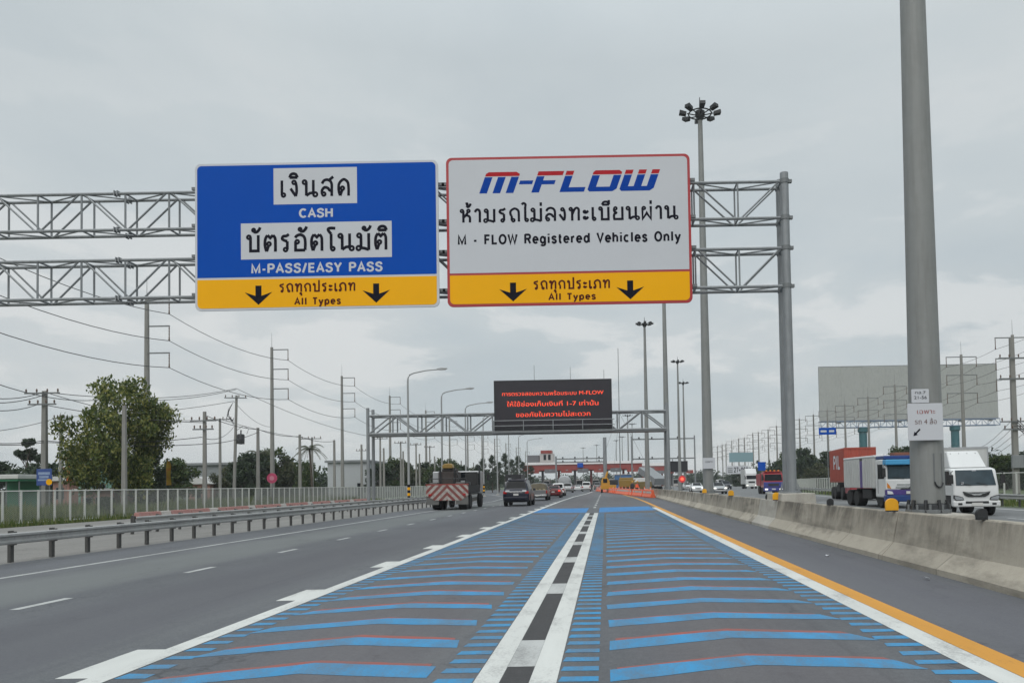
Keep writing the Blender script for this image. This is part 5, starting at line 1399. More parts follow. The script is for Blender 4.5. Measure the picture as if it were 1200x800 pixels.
def tree(key, loc, s, rz, name, label, group=None, cat='tree'):
    t = thing(name, label, cat, loc, rz, group)
    t.scale = s if isinstance(s, tuple) else (s, s, s)
    if key in mesh_cache:
        for nm, me in mesh_cache[key]:
            o = bpy.data.objects.new(nm, me); COL.objects.link(o); o.parent = t
    else:
        cr, tb, mat = PROTO[key]
        a = cr.build('crown', mat, t, recalc=False); b = tb.build('trunk', m_bark, t, smooth=60)
        mesh_cache[key] = [('crown', a.data), ('trunk', b.data)]
    return t
make_proto('main', 'b', 27, 7.7, 9.4, 18500, .135, 70, m_leafA2, .24, .2, .56)
make_proto('A', 'b', 3, 8, 7.5, 4200, .28, 22, m_leafA, .28, .1)
make_proto('B', 'b', 5, 8, 6.5, 4200, .28, 20, m_leafB, .28, .06)
make_proto('C', 'b', 9, 8, 8.5, 4200, .28, 24, m_leafC, .25, .06)
make_proto('bush', 'b', 21, 2.4, 4.2, 2600, .17, 14, m_leafB, .08, .05)
make_proto('slim', 'b', 33, 7, 3.2, 2600, .2, 12, m_leafB, .16, .35)
def conifer(seed, H, Wd, n):
    rnd = random.Random(seed); cr, tb = MB(), MB(); tb.path([(0, 0, 0), (.1, 0, H*.5), (0, 0, H)], [.16, .1, .02], 6)
    for k in range(60):
        f = rnd.random(); h = H*(.15+.83*f); L = Wd/2*(1-f)**.7+.2; a = rnd.uniform(0, 2*PI); tip = Vector((L*math.cos(a), L*math.sin(a), h+L*.5))
        s = Vector((0, 0, h)); tb.path([s, s.lerp(tip, .5), tip], [.04, .025, .01], 4)
        for _ in range(n//60):
            p = s.lerp(tip, rnd.uniform(.25, 1.05))+Vector((rnd.gauss(0, .16), rnd.gauss(0, .16), rnd.gauss(0, .16))); leaf(cr, p, rnd.uniform(.12, .3), rnd, .2, .22)
    return cr, tb
cr, tb = conifer(4, 9, 3.2, 2600); PROTO['con'] = (cr, tb, m_leafB)
def palm(seed, H):
    rnd = random.Random(seed); cr, tb = MB(), MB(); top = Vector((.4, .1, H))
    tb.path([(0, 0, 0), (.1, 0, H*.4), (.3, .05, H*.75), top], [.2, .15, .13, .12], 8)
    for k in range(17):
        a = 2*PI*k/17+rnd.uniform(-.2, .2); el = rnd.uniform(-.15, 1.1); L = rnd.uniform(1.7, 2.4)
        d = Vector((math.cos(a), math.sin(a), 0)); P = []
        for q in range(9):
            f = q/8; P.append(top+d*L*f*math.cos(el*.6)+Vector((0, 0, L*(math.sin(el)*f-.75*f*f))))
        cr.path(P, .018, 4); sd = d.cross(Vector((0, 0, 1)))
        for q in range(1, 9):
            for ff in (0, .33, .66):
                p = P[q-1].lerp(P[q], ff)
                for s in (-1, 1):
                    w_ = .5*(1-.45*abs(q/8-.45)*2); tip = p+sd*s*w_+d*.18+Vector((0, 0, -.28*w_-.1)); cr.face([p+d*.035, p-d*.035, tip])
    return cr, tb
for k_, sd_ in (('palm', 2), ('palm2', 6)):
    cr, tb = palm(sd_, 6.5); PROTO[k_] = (cr, tb, m_leafC)

def ptree(key, px, pyt, Y, wpx, name, label, H0, W0, group=None, cat='tree', rz=None):
    x = gx(px, Y, 560); H = max(.5, at(px, pyt, Y).z); Wd = wpx*Y/870
    return tree(key, (x, Y, 0), (Wd/W0, Wd/W0, H/H0), rz if rz is not None else random.uniform(0, 6), name, label, group, cat)
mt = tree('main', (gx(138, 56), 56, 0), (.93, .93, at(140, 446, 56).z/7.75), .4, 'leafy_tree', 'big leafy tree with an open crown behind the left fence')
ptree('slim', 33, 510, 95, 27, 'slim_tree', 'small dark slim tree standing alone at the far left', 7, 3.2)
ptree('B', -8, 540, 90, 60, 'dark_tree', 'dark tree cut by the left edge of the photo', 8, 6.5)
ptree('bush', 42, 546, 88, 70, 'bush', 'dark bush behind the blue notice board', 2.4, 4.2, cat='bush')
ptree('bush', 100, 549, 92, 60, 'bush', 'dark bush left of the big leafy tree behind the red flag', 2.4, 4.2, cat='bush')
ptree('B', 172, 512, 62, 44, 'dark_tree', 'darker tree tucked against the right flank of the big leafy tree', 8, 6.5)
ptree('A', 205, 538, 75, 52, 'dark_tree', 'low dark tree between the leafy tree and the shed', 8, 7.5)
LT = [('C', 262, 545, 100, 34), ('B', 296, 530, 105, 56), ('A', 322, 526, 112, 44), ('C', 342, 533, 112, 52), ('B', 282, 540, 96, 42), ('A', 356, 540, 100, 30),
      ('B', 446, 542, 132, 40), ('A', 463, 537, 140, 40), ('C', 483, 540, 142, 40), ('B', 500, 541, 146, 36), ('A', 520, 538, 150, 36), ('B', 538, 543, 155, 34), ('C', 552, 546, 160, 30), ('A', 508, 547, 135, 30)]
LT.sort(key=lambda q: q[1])
for i, (k, px, py, Y, w_) in enumerate(LT):
    ptree(k, px, py, Y, w_, 'roadside_tree', '%s green tree in the belt behind the left fence, %s from the left' % ({'A': 'mid', 'B': 'dark', 'C': 'olive'}[k], ORD[i]), 8, {'A': 7.5, 'B': 6.5, 'C': 8.5}[k], 'tree belt behind the left fence')
ptree('palm', 302, 519, 108, 38, 'palm_tree', 'shaggy palm rising over the trees right of the shed', 8, 4.2)
ptree('palm2', 366, 511, 92, 36, 'palm_tree', 'palm with drooping fronds beside the white warehouse', 8, 4.2)
CON = [(566, 536, 165), (577, 532, 172), (585, 540, 180), (592, 530, 188), (600, 537, 196), (607, 533, 206), (613, 540, 214), (560, 543, 160), (622, 545, 226)]
CON.sort()
for i, (px, py, Y) in enumerate(CON): ptree('con', px, py, Y, 15, 'conifer_tree', 'feathery dark conifer left of the toll plaza, %s from the left' % ORD[i], 9.3, 3.2, 'conifers left of the toll plaza')
RT = [('B', 868, 545, 230, 26), ('A', 890, 548, 240, 26), ('B', 915, 540, 190, 34), ('A', 932, 527, 165, 40), ('B', 944, 524, 160, 30), ('C', 958, 541, 150, 36), ('B', 972, 528, 175, 36), ('C', 1037, 535, 140, 40),
      ('A', 1053, 524, 128, 40), ('B', 1068, 522, 122, 36), ('C', 1150, 545, 100, 60), ('A', 1180, 532, 88, 50), ('B', 1172, 541, 96, 44), ('B', 1206, 528, 84, 50), ('A', 1120, 542, 115, 60), ('C', 1090, 538, 125, 60), ('A', 1010, 545, 160, 50)]
RT.sort(key=lambda q: q[1])
for i, (k, px, py, Y, w_) in enumerate(RT):
    ptree(k, px, py, Y, w_, 'roadside_tree', '%s green tree in the belt behind the right fence, %s from the left' % ({'A': 'mid', 'B': 'dark', 'C': 'olive'}[k], ORD[i]), 8, {'A': 7.5, 'B': 6.5, 'C': 8.5}[k], 'tree belt behind the right fence')
# far woods on both sides as one mass
rnd = random.Random(5); mb = MB()
for (xa, xb, ya, yb, n) in ((-190, -62, 170, 420, 70), (45, 230, 170, 420, 90), (-70, 90, 430, 520, 150), (-150, -60, 120, 180, 22), (-62, -38, 178, 300, 40), (85, 150, 120, 180, 22)):
    for _ in range(n):
        x, y = rnd.uniform(xa, xb), rnd.uniform(ya, yb); h = rnd.uniform(4, 8.5)
        for c in range(5):
            c0 = Vector((x+rnd.uniform(-3, 3), y+rnd.uniform(-2, 2), h*rnd.uniform(.2, .8)))
            for _ in range(34):
                v = Vector((rnd.gauss(0, 1), rnd.gauss(0, 1), rnd.gauss(0, .8))).normalized()*rnd.uniform(.7, 1.1)*h*.3
                leaf(mb, c0+v, rnd.uniform(.4, .8), rnd)
tag(mb.build('distant_woods', m_leafB, recalc=False), 'dark distant woods along the horizon on both sides of the road', 'woods', kind='stuff')
# tall grass
rnd = random.Random(8); mb = MB()
def blade(x, y, h):
    a = rnd.uniform(0, 2*PI); w_ = .02+.012*rnd.random()+y*.0003; dx, dy = math.cos(a)*w_, math.sin(a)*w_; lx, ly = rnd.uniform(-.3, .3)*h, rnd.uniform(-.3, .3)*h
    mb.face([(x-dx, y-dy, -.03), (x+dx, y+dy, -.03), (x+lx, y+ly, h)])
for _ in range(26000):
    y = 33+rnd.random()**1.6*55; x = -29-rnd.random()**1.2*16
    patch_ = .5+.5*math.sin(x*.7+y*.31)*math.cos(y*.9-x*.2)
    blade(x, y, rnd.uniform(.35, .6)+.75*patch_*rnd.random())
for _ in range(3500):
    y = 33+rnd.random()**1.6*60; blade(-28.2+rnd.uniform(-.6, .7), y, rnd.uniform(.1, .4))
for _ in range(9000):
    y = 24+rnd.random()**1.4*60; x = 20.6+max(0, y-46)*.085+rnd.uniform(0, 6); blade(x, y, rnd.uniform(.08, .35))
tag(mb.build('tall_grass', m_leafD if False else leaf_mat('grass_blade', (.06, .095, .022), (.11, .15, .04), (.2, .2, .08)), recalc=False), 'tall uneven grass behind the fences and along the verge', 'grass', kind='stuff')
for i, (px, Y) in enumerate(((122, 44.5),)):
    ptree('bush', px, 583, Y, 24, 'bush', 'small green bush growing just behind the left fence', 2.4, 4.2, cat='bush')

# ------------------------------------------------------------ buildings and notices on the left
m_teal = M('teal_wall', (.16, .3, .25), .7, var=.12, streak=.2); m_roofw = M('pale_roof', (.5, .5, .49), .5, var=.1); m_green = M('green_tarp', (.03, .17, .09), .7, var=.15)
m_brick = M('brick_pink', (.3, .16, .13), .8, var=.2); m_shed = M('shed_cladding', (.24, .26, .27), .6, .1, var=.1, streak=.25); m_ware = M('warehouse_white', (.42, .44, .46), .6, var=.06, streak=.2); m_redroof = M('red_roof', (.27, .1, .07), .7, var=.2)
def house(name, label, px0, px1, pyt, Y, depth, wall, roof, roofh=.25, gable=False, openings=(), cat='building'):
    x0, x1 = gx(px0, Y), gx(px1, Y); zt = at((px0+px1)/2, pyt, Y).z; w_ = x1-x0
    t = thing(name, label, cat, (x0, Y, 0)); hw = zt-roofh
    mb = MB(); mb.box(0, w_, 0, depth, -.03, hw); mb.build('wall', wall, t)
    mb = MB()
    if gable: mb.prism([(-.3, hw), (w_+.3, hw), (w_/2, zt)], -.4, depth+.4, 'y')
    else: mb.prism([(-.5, hw+.003), (depth+.4, hw+.003), (depth+.4, hw+.12), (-.5, zt)], -.35, w_+.35, 'x')
    mb.build('roof', roof, t)
    for (a, b, c, d) in openings:
        mb = MB(); mb.box(w_*a, w_*b, -.06, .04, hw*c, hw*d); o = mb.build('window', m_galvd, t)
        mb = MB(); mb.box(w_*a+.06, w_*b-.06, -.075, -.062, hw*c+.06, hw*d-.06); mb.build('pane', m_glass, o)
    return t
t = thing('market_canopy', 'long white roofed canopy over green tarpaulin at the far left', 'canopy', (gx(-25, 70), 70, 0))
w_ = gx(25, 70)-gx(-25, 70); zt = at(0, 556, 70).z
mb = MB(); mb.box(0, w_, -.4, 4, zt-.42, zt); mb.build('roof', m_roofw, t, bevel=.05)
for k in range(4):
    mb = MB(); mb.tube((.2+k*(w_-.4)/3, 0, -.03), (.2+k*(w_-.4)/3, 0, zt-.42), .06, n=6); mb.build('post', m_galvd, t)
mb = MB(); mb.box(.1, w_-.1, 3.0, 3.1, 0.2, zt-.5); mb.box(.1, w_-.1, -.3, 2.9, zt-.62, zt-.45); mb.build('tarpaulin', m_green, t)
house('small_house', 'small white roofed house right of the blue notice board', 62, 81, 558, 84, 5, m_brick, m_roofw, .5, openings=((.2, .7, .3, .75),))
house('small_house', 'little red roofed house behind the leftmost feather flag', 79, 95, 547, 92, 6, m_brick, m_redroof, .9, openings=((.3, .7, .3, .75),))
house('teal_house', 'pale teal building half hidden under the big leafy tree', 92, 130, 551, 72, 6, m_teal, m_teal, .5, openings=((.1, .3, .35, .75), (.6, .85, .35, .75)))
house('low_hut', 'low pinkish hut with barred windows behind the left fence', 95, 141, 572, 60, 4, m_brick, m_roofw, .2, openings=((.05, .3, .2, .7), (.38, .62, .2, .7), (.7, .95, .2, .7)))
house('long_shed', 'long grey shed with a dark doorway behind the crossarm poles', 214, 276, 542, 112, 12, m_shed, m_galv, .35, openings=((.62, .9, .1, .65),))
house('small_house', 'small house with a pale gable roof in front of the grey shed', 221, 246, 558, 98, 6, m_brick, m_roofw, 1.0, True, openings=((.3, .6, .2, .7),))
house('warehouse', 'plain white warehouse left of the message gantry', 384, 432, 539, 135, 20, m_ware, m_galv, .4, openings=((.72, .86, .0, .4),))
# blue notice board
def post_sign(name, label, cat, px, py0, py1, wpx, Y, mat, deco, post=True, bl=2):
    x = gx(px, Y, 560); z0, z1 = at(px, py1, Y).z, at(px, py0, Y).z; w_ = wpx*Y/870
    t = thing(name, label, cat, (x, Y, 0))
    if post:
        for s in ((-.3, .3) if bl == 2 else (0,)):
            mb = MB(); mb.tube((s*w_, .06, -.03), (s*w_, .06, z1-.1), .05, n=6); mb.build('post', m_galvd, t)
    mb = MB(); mb.box(-w_/2, w_/2, -.03, .0, z0, z1); mb.build('panel', mat, t, bevel=.01)
    deco(t, w_, z0, z1)
    return t
def notice(t, w_, z0, z1):
    h = z1-z0
    for (a, b, v, q) in ((.12, .88, .2, .16), (.18, .8, .42, .14), (.1, .9, .62, .1)):
        mb = MB(); mb.box(-w_/2+a*w_, -w_/2+b*w_, -.036, -.032, z1-h*(v+q), z1-h*v); mb.build('pale_band', M('notice_band', (.25, .33, .5), .5, var=.5, scale=6), t)
    mb = MB(); mb.lathe([(.22, -.037), (.22, -.033)], 14, (w_*.33, 0, z0+h*.2), 'y'); mb.build('yellow_disc', m_syel, t)
post_sign('notice_board', 'blue notice board on two posts behind the left fence', 'notice board', 52, 549, 568.5, 18, 52, M('notice_blue', (.03, .07, .25), .5, var=.15, scale=2), notice)
m_flag = M('flag_orange', (.55, .12, .03), .7, var=.25, scale=1.5, dirt=(.6, .36, .05), dirt_amt=.7); m_flag2 = M('flag_yellow', (.5, .32, .03), .7, var=.2, scale=1.5, dirt=(.5, .1, .03), dirt_amt=.8)
for px, pyt, pyb, Y, m_, lab in ((80, 527.5, 563, 58, m_flag, 'orange feather flag on a thin pole left of the big leafy tree'), (197, 538, 568, 60, m_flag2, 'yellow and red feather flag right of the big leafy tree')):
    x = gx(px, Y); zt, zb = at(px, pyt, Y).z, at(px, pyb, Y).z; t = thing('feather_flag', lab, 'flag', (x, Y, 0)); H = zt-zb
    mb = MB(); mb.path([(-.17, 0, -.03), (-.17, 0, zb+H*.6), (-.15, 0, zb+H*.85), (-.05, 0, zt)], .02, 5); mb.build('pole', m_galvd, t)
    secs = []
    for k in range(9):
        f = k/8; w_ = .38*(1-.1*f)*(1 if f < .7 else math.sqrt(max(0, 1-((f-.7)/.3)**2))+.02)
        z = zb+H*f; xx = -.15+.1*max(0, f-.7); secs.append([(xx, .02*math.sin(k), z), (xx+w_*.5, .05+.06*math.sin(k*1.3), z), (xx+w_, .02+.05*math.cos(k), z), (xx+w_*.5, .075+.06*math.sin(k*1.3), z)])
    mb = MB(); mb.loft(secs); mb.build('cloth', m_, t, smooth=60)
def pinkdeco(t, w_, z0, z1):
    mb = MB(); mb.lathe([(w_*.3, -.04), (w_*.3, -.033)], 18, (0, 0, (z0+z1)/2), 'y'); mb.build('white_disc', M('pink_centre', (.5, .12, .2), .5, var=.4, scale=6), t)
Y = 64; x = gx(319, Y); z = at(319, 560, Y).z
t = thing('round_sign', 'small pink round advertising sign over the left fence', 'sign', (x, Y, 0))
mb = MB(); mb.lathe([(.44, 0), (.44, .06)], 22, (0, -.06, z), 'y'); mb.build('disc', M('sign_pink', (.42, .05, .12), .5, var=.2, scale=3), t)
mb = MB(); mb.lathe([(.2, -.008), (.2, -.002)], 18, (0, -.06, z), 'y'); mb.build('centre', M('pink_pale', (.5, .2, .26), .5, var=.3), t)
mb = MB(); mb.tube((0, .05, -.03), (0, .05, z), .035, n=6); mb.build('post', m_galvd, t)

# ------------------------------------------------------------ billboard and signs on the right
m_bill = M('bare_billboard', (.36, .37, .355), .7, .0, var=.07, scale=.3, streak=.6, dirt=(.19, .20, .19)); m_tealp = M('teal_post', (.03, .12, .14), .5, var=.12); m_bluet = M('blue_lattice', (.14, .2, .3), .6, .1, var=.1)
Y = 200; KB = 200/92
x0, x1 = gx(960, Y, 470), gx(1169, Y, 470); z0, z1 = at(1065, 491, Y).z, at(1065, 428.5, Y).z
t = thing('billboard', 'huge blank weathered billboard on two teal posts at the right', 'billboard', ((x0+x1)/2, Y, 0)); hw = (x1-x0)/2
n = 8
for r_ in range(1):
    mb = MB(); mb.box(-hw, hw, .02, .3, z0, z1); mb.build('backing', m_galvd, t)
    mb = MB()
    for k in range(n): mb.box(-hw+2*hw*k/n+.004, -hw+2*hw*(k+1)/n-.02, -.03+random.uniform(0, .01), .018, z0+.02, z1+random.uniform(-.02, .02))
    mb.build('panels', m_bill, t)
mb = MB()
for (a, b, c, d) in ((-hw-.06, hw+.06, z1+.03, z1+.2), (-hw-.06, hw+.06, z0-.1, z0), (-hw-.06, -hw-.003, z0+.003, z1+.027), (hw+.003, hw+.06, z0+.003, z1+.027)): mb.box(a, b, -.06, .0, c, d)
mb.build('frame', m_galvd, t)
mb = MB()
for zz in (z0-.3, z0-2.0): mb.tube((-hw, -.9, zz), (hw, -.9, zz), .12, n=6); mb.tube((-hw, 1.2, zz), (hw, 1.2, zz), .12, n=6)
for k in range(31):
    a = -hw+2*hw*k/30; mb.tube((a, -.9, z0-.3), (a, -.9, z0-2.0), .08, n=5)
    if k < 30: mb.tube((a, -.9, z0-.3 if k % 2 else z0-2.0), (a+2*hw/30, -.9, z0-2.0 if k % 2 else z0-.3), .07, n=5)
mb.build('lattice_walkway', m_bluet, t)
for px in (1011.5, 1119.5):
    x = gx(px, Y, 510)-(x0+x1)/2; mb = MB(); mb.lathe([(1.05, -.03), (1.05, z0-3.4), (1.35, z0-3.2), (1.35, z0-2.1)], 16, (x, .1, 0)); mb.build('post', m_tealp, t, smooth=40)
for k in range(6):
    a = -hw+2*hw*(k+.5)/6; mb = MB(); mb.path([(a, -.9, z0-.6), (a, -3.6, z0-1.1)], .06, 5); mb.cbox((a, -3.8, z0-1.0), (.8, .5, .4)); mb.build('lamp_arm', m_galvd, t)
def blankdeco(rows, col=None):
    def f(t, w_, z0, z1):
        h = z1-z0
        for (a, b, v, q) in rows:
            mb = MB(); mb.box(-w_/2+a*w_, -w_/2+b*w_, -.036, -.032, z1-h*(v+q), z1-h*v); mb.build('pale_band', m_swhite, t)
    return f
post_sign('blue_sign', 'small blue sign under the left end of the big billboard', 'road sign', 971, 501, 509, 20, 86, m_sblue, blankdeco(((.1, .45, .35, .3), (.6, .9, .35, .3))), True, 1)
post_sign('blue_sign', 'blue sign on one post beside the far white lorry', 'road sign', 893, 541, 551, 9, 150, m_sblue, blankdeco(()), True, 1)
def kmdeco(t, w_, z0, z1):
    mb = MB(); stroke_text(mb, '27+900', -w_*.16, w_*.47, z0+(z1-z0)*.2, (z1-z0)*.6, -.034, .2, .14); mb.build('lettering', m_sblack, t, recalc=False)
    mb = MB(); h = z1-z0
    for v in (.25, .5, .72): mb.box(-w_*.44, -w_*.22, -.036, -.032, z1-h*(v+.12), z1-h*v)
    mb.build('small_lines', m_galvd, t)
post_sign('distance_board', 'long white board reading 27+900 over the opposite road', 'road sign', 864.5, 545.5, 555, 26, 182, m_swhite, kmdeco)
post_sign('roof_hoarding', 'pale teal hoarding above the far trees on the right', 'billboard', 869, 530, 541, 28, 250, M('hoarding_teal', (.2, .32, .36), .6, var=.15), blankdeco(()))

# ------------------------------------------------------------ toll plaza
m_tw = M('toll_white', (.42, .40, .39), .6, var=.06); m_tr = M('toll_red', (.26, .04, .03), .6, var=.1); m_tg = M('toll_grey', (.14, .14, .15), .7, var=.15)
def canopy(name, label, pxa, pxb, Y, zlo, zhi, ncol, sign=True):
    xa, xb = gx(pxa, Y), gx(pxb, Y); t = thing(name, label, 'toll plaza', ((xa+xb)/2, Y, 0)); h = (xb-xa)/2
    mb = MB(); mb.box(-h, h, -5, 14, zlo-.5, zlo+(zhi-zlo)*.6); mb.build('red_fascia', m_tr, t, bevel=.1)
    mb = MB(); mb.prism([(-5.3, zlo+(zhi-zlo)*.61), (14.3, zlo+(zhi-zlo)*.61), (12.4, zhi), (-3.2, zhi)], -h-.3, h+.3, 'x'); mb.build('roof', m_tw, t)
    for k in range(ncol):
        x = -h+.6+(2*h-1.2)*k/(ncol-1)
        mb = MB(); mb.box(x-.35, x+.35, -.5, .5, 0, zlo); mb.build('column', m_tg if k % 2 else m_tr, t)
        mb = MB(); mb.box(x-1.0, x+1.0, -7, 7, 0, .22); mb.build('island', m_conc2, t)
        if k < ncol-1 and k % 1 == 0:
            mb = MB(); mb.box(x+.5, x+2.4, -2.6, 2.6, .22, 3.1); o = mb.build('booth', m_tw, t, bevel=.05)
            mb = MB(); mb.box(x+.6, x+2.3, -2.63, -2.605, 1.2, 2.7); mb.build('booth_window', m_glass, o)
        mb = MB(); mb.box(x+1.0, x+4.4, -5.1, -5.02, zlo-1.3, zlo-.05); mb.build('lane_sign', m_tg if k % 2 else m_tr, t)
        mb = MB(); mb.box(x+2.5, x+3.2, -5.14, -5.11, zlo-.6, zlo-.3); mb.build('lane_lamp', m_galv, t)
    if sign:
        mb = MB(); xs = gx(681, Y)-(xa+xb)/2; mb.box(xs-.9, xs+.9, -5.5, -5.35, zlo+.3, zlo+1.7); mb.build('blue_panel', m_sblue, t)
    return t
zl = at(680, 549, 235).z; zh = at(680, 541, 235).z
tp = canopy('toll_plaza', 'toll plaza with a white roof over a red fascia across the road ahead', 615, 752, 235, zl, zh, 8)
mb = MB()
for x0_, x1_, z0_, z1_ in ((gx(634, 235)-tp.location.x, gx(650, 235)-tp.location.x, zh+.0, at(640, 531.5, 235).z),): mb.box(x0_, x1_, -3, 2, z0_+.01, z1_)
o = mb.build('control_room', m_tw, tp, bevel=.08)
mb = MB(); mb.box(x0_+.3, x1_-.6, -3.2, 2.2, z1_+.003, at(640, 528, 235).z); mb.build('room_roof', m_tr, o)
for k in range(2):
    mb = MB(); xx = x0_+1.2+k*1.4; mb.box(xx, xx+.8, -3.04, -3.005, z0_+.7, z1_-.4); mb.build('room_window', m_glass, o)
mb = MB(); mb.box(gx(619, 235)-tp.location.x, gx(633, 235)-tp.location.x, -2, 2, zh+.01, at(626, 533.5, 235).z); mb.build('roof_plant', m_tg, tp)
canopy('toll_plaza', 'farther red canopied toll plaza on the opposite carriageway', 752, 800, 300, 6.5, 9.5, 5, False)
# pylon gantry before the toll plaza
def portal(label, pxl, pxr, Y, zs, r, r2=None):
    xl_, xr_ = gx(pxl, Y), gx(pxr, Y); t = thing('camera_gantry', label, 'gantry', (xl_, Y, 0)); w_ = xr_-xl_
    for x in (0, w_):
        mb = MB(); q = (r2 or r) if x else r; mb.tube((x, 0, 0), (x, 0, max(zs)+(4.5 if x and r2 else .6)), q, q*.9, 12); mb.build('post', m_galv, t, smooth=40)
    for z in zs:
        mb = MB(); mb.box(r, w_-r, -.14, .14, z-.12, z+.12); mb.build('beam', m_galvd, t)
        k = 0
        x = 1.5
        while x < w_-1:
            mb = MB(); mb.box(x-.14, x+.14, -.5, -.16, z+.13, z+.42); mb.build('camera', m_dark, t); x += 2.6
    return t
portal('grey pylon gantry with cameras standing just before the toll plaza', 652, 709.5, 160, (at(690, 537, 160).z, at(690, 541, 160).z), .2, .42)
portal('thin portal frame with two beams right of the message gantry', 741, 815, 150, (at(780, 514, 150).z, at(780, 537, 150).z), .16)
# dark board over the opposite road
t = thing('message_board', 'dark back of a message board over the opposite road behind the warning lamp', 'message board', (gx(796, 148), 148, 0))
z0, z1 = at(796, 552.5, 148).z, at(796, 540, 148).z
mb = MB(); mb.box(-1.75, 1.75, -.2, .2, z0, z1); mb.build('housing', m_ledframe, t, bevel=.05)
for s in (-1.2, 1.2):
    mb = MB(); mb.tube((s, .3, 0), (s, .3, z1+.6), .09, n=8); mb.build('post', m_galv, t)
mb = MB(); mb.box(-1.75, 1.75, .21, .3, z0+.3, z0+.45); mb.build('rail', m_galvd, t)
# guyed mast
Y = 140; t = thing('radio_mast', 'very thin guyed radio mast rising behind the message board', 'mast', (gx(725.5, Y, 480), Y, 0)); H = at(725, 408, Y).z
mb = MB(); mb.tube((0, 0, 0), (0, 0, H), .11, .06, 6); mb.build('shaft', m_galvd, t)
for a in (.3, 2.4, 4.5):
    mb = MB(); mb.tube((0, 0, H*.55), (math.cos(a)*8, math.sin(a)*8, 0), .02, n=4); mb.build('guy_wire', m_wire, t)

# ------------------------------------------------------------ works zone
m_oran = M('barrier_orange', (.80, .13, .045), .5, var=.1, scale=2); m_refl = M('reflective_white', (.6, .58, .55), .4, var=.1)
A, B = Vector((4.6, 77)), Vector((-1.7, 158)); nb_ = 25
def wb():
    t = thing('water_barrier', 'x', 'barrier', (0, 0, 0), 0, 'orange plastic barriers round the works'); 
    mb = MB(); mb.prism([(-.3, 0), (.3, 0), (.3, .12), (.14, .45), (.1, .82), (-.1, .82), (-.14, .45), (-.3, .12)], -1.6, 1.6, 'x')
    mb.build('shell', m_oran, t, bevel=.04)
    mb = MB(); mb.box(-1.3, 1.3, .13, .165, .46, .66); mb.build('pale_stripe', m_refl, t)
    return t
def dp():
    t = thing('marker_post', 'x', 'marker post', (0, 0, 0), 0, 'orange marker posts round the works')
    mb = MB(); mb.lathe([(.2, 0), (.2, .05), (.06, .1), (.055, 1.05), (.02, 1.1)], 10); mb.build('post', m_oran, t, smooth=40)
    for z in (.55, .8):
        mb = MB(); mb.tube((0, 0, z), (0, 0, z+.14), .063, n=10); mb.build('reflective_band', m_refl, t, smooth=40)
    return t
w0, d0 = wb(), dp()
for i in range(nb_):
    f = i/(nb_-1); p = A.lerp(B, f); rz = math.atan2((B-A).y, (B-A).x)+random.uniform(-.06, .06)
    lab = 'orange plastic barrier round the works, %s' % (near(i)+' to the camera' if i < 12 else 'in the far half of the row')
    if i == 0: w0.location = (p.x, p.y, 0); w0.rotation_euler = (0, 0, rz); w0['label'] = lab
    else: dup(w0, (p.x, p.y, 0), rz, lab)
for i in range(4):
    dup(w0, (4.75, 78.8+i*3.25, 0), PI/2, 'orange plastic barrier turned along the concrete median, %s' % (near(i)+' one'))
for i in range(16):
    f = (i+.5)/16; p = A.lerp(B, f)+Vector((.45, .6)); lab = 'orange and white marker post behind the plastic barriers, %s' % (near(i)+' to the camera' if i < 10 else 'among the farthest six')
    if i == 0: d0.location = (p.x, p.y, 0); d0['label'] = lab
    else: dup(d0, (p.x, p.y, 0), 0, lab)
# warning lamp
Y = 88; x = gx(799.5, Y); z = at(799.5, 561, Y).z
t = thing('warning_lamp', 'glowing red warning lamp with a halo disc above the median barrier', 'warning lamp', (x, Y, 0))
m_glow = M('lamp_red_lit', (1.0, .10, .05), .4, var=.02, emit=1.6); m_halo = M('red_lamp_halo', (.55, .05, .05), .4, var=.1, emit=.25)
mb = MB(); mb.lathe([(.42, 0), (.42, .08)], 22, (0, 0, z), 'y'); mb.build('halo_disc', m_halo, t)  # weakly emitting red disc added as the glow halo round the lamp
mb = MB(); mb.lathe([(.15, -.06), (.18, -.005)], 16, (0, 0, z), 'y'); mb.build('lit_lamp', m_glow, t)
mb = MB(); mb.tube((0, .12, 0), (0, .12, z), .05, n=6); mb.build('post', m_galvd, t)
mb = MB(); mb.box(-.5, .5, -.3, .5, 0, .1); mb.build('foot', m_dark, t)
# yellow machine
t = thing('mobile_crane', 'yellow works machine with a short raised boom behind the orange barriers', 'works machine', (gx(714, 128), 128, 0))
mb = MB(); mb.box(-1.5, 1.2, -1, 2.5, .6, 1.3); mb.build('base', c_yellow, t, bevel=.06)
mb = MB(); mb.prism([(-1.4, 1.3), (.1, 1.3), (.1, 1.9), (-.3, 2.6), (-1.1, 2.6), (-1.4, 2.0)], -.8, .9, 'y'); mb.build('cab', c_yellow, t, bevel=.06)
mb = MB(); mb.box(.2, 1.5, -.7, .8, 1.31, 2.2); mb.build('engine_cover', m_dark, t, bevel=.05)
mb = MB(); mb.box(-1.05, -.35, -.83, -.805, 1.7, 2.4); mb.build('cab_window', m_glass, t)
mb = MB(); mb.path([(-.5, 1.2, 1.6), (-.6, 1.2, 2.6), (-.35, 1.2, 3.3), (-.25, 1.2, 3.7)], [.28, .24, .2, .12], 6); mb.build('boom', c_yellow, t)
for s in (-1, 1):
    for y in (-.4, 1.9): wheel(t, s*1.15-.15, y, .55, .35)
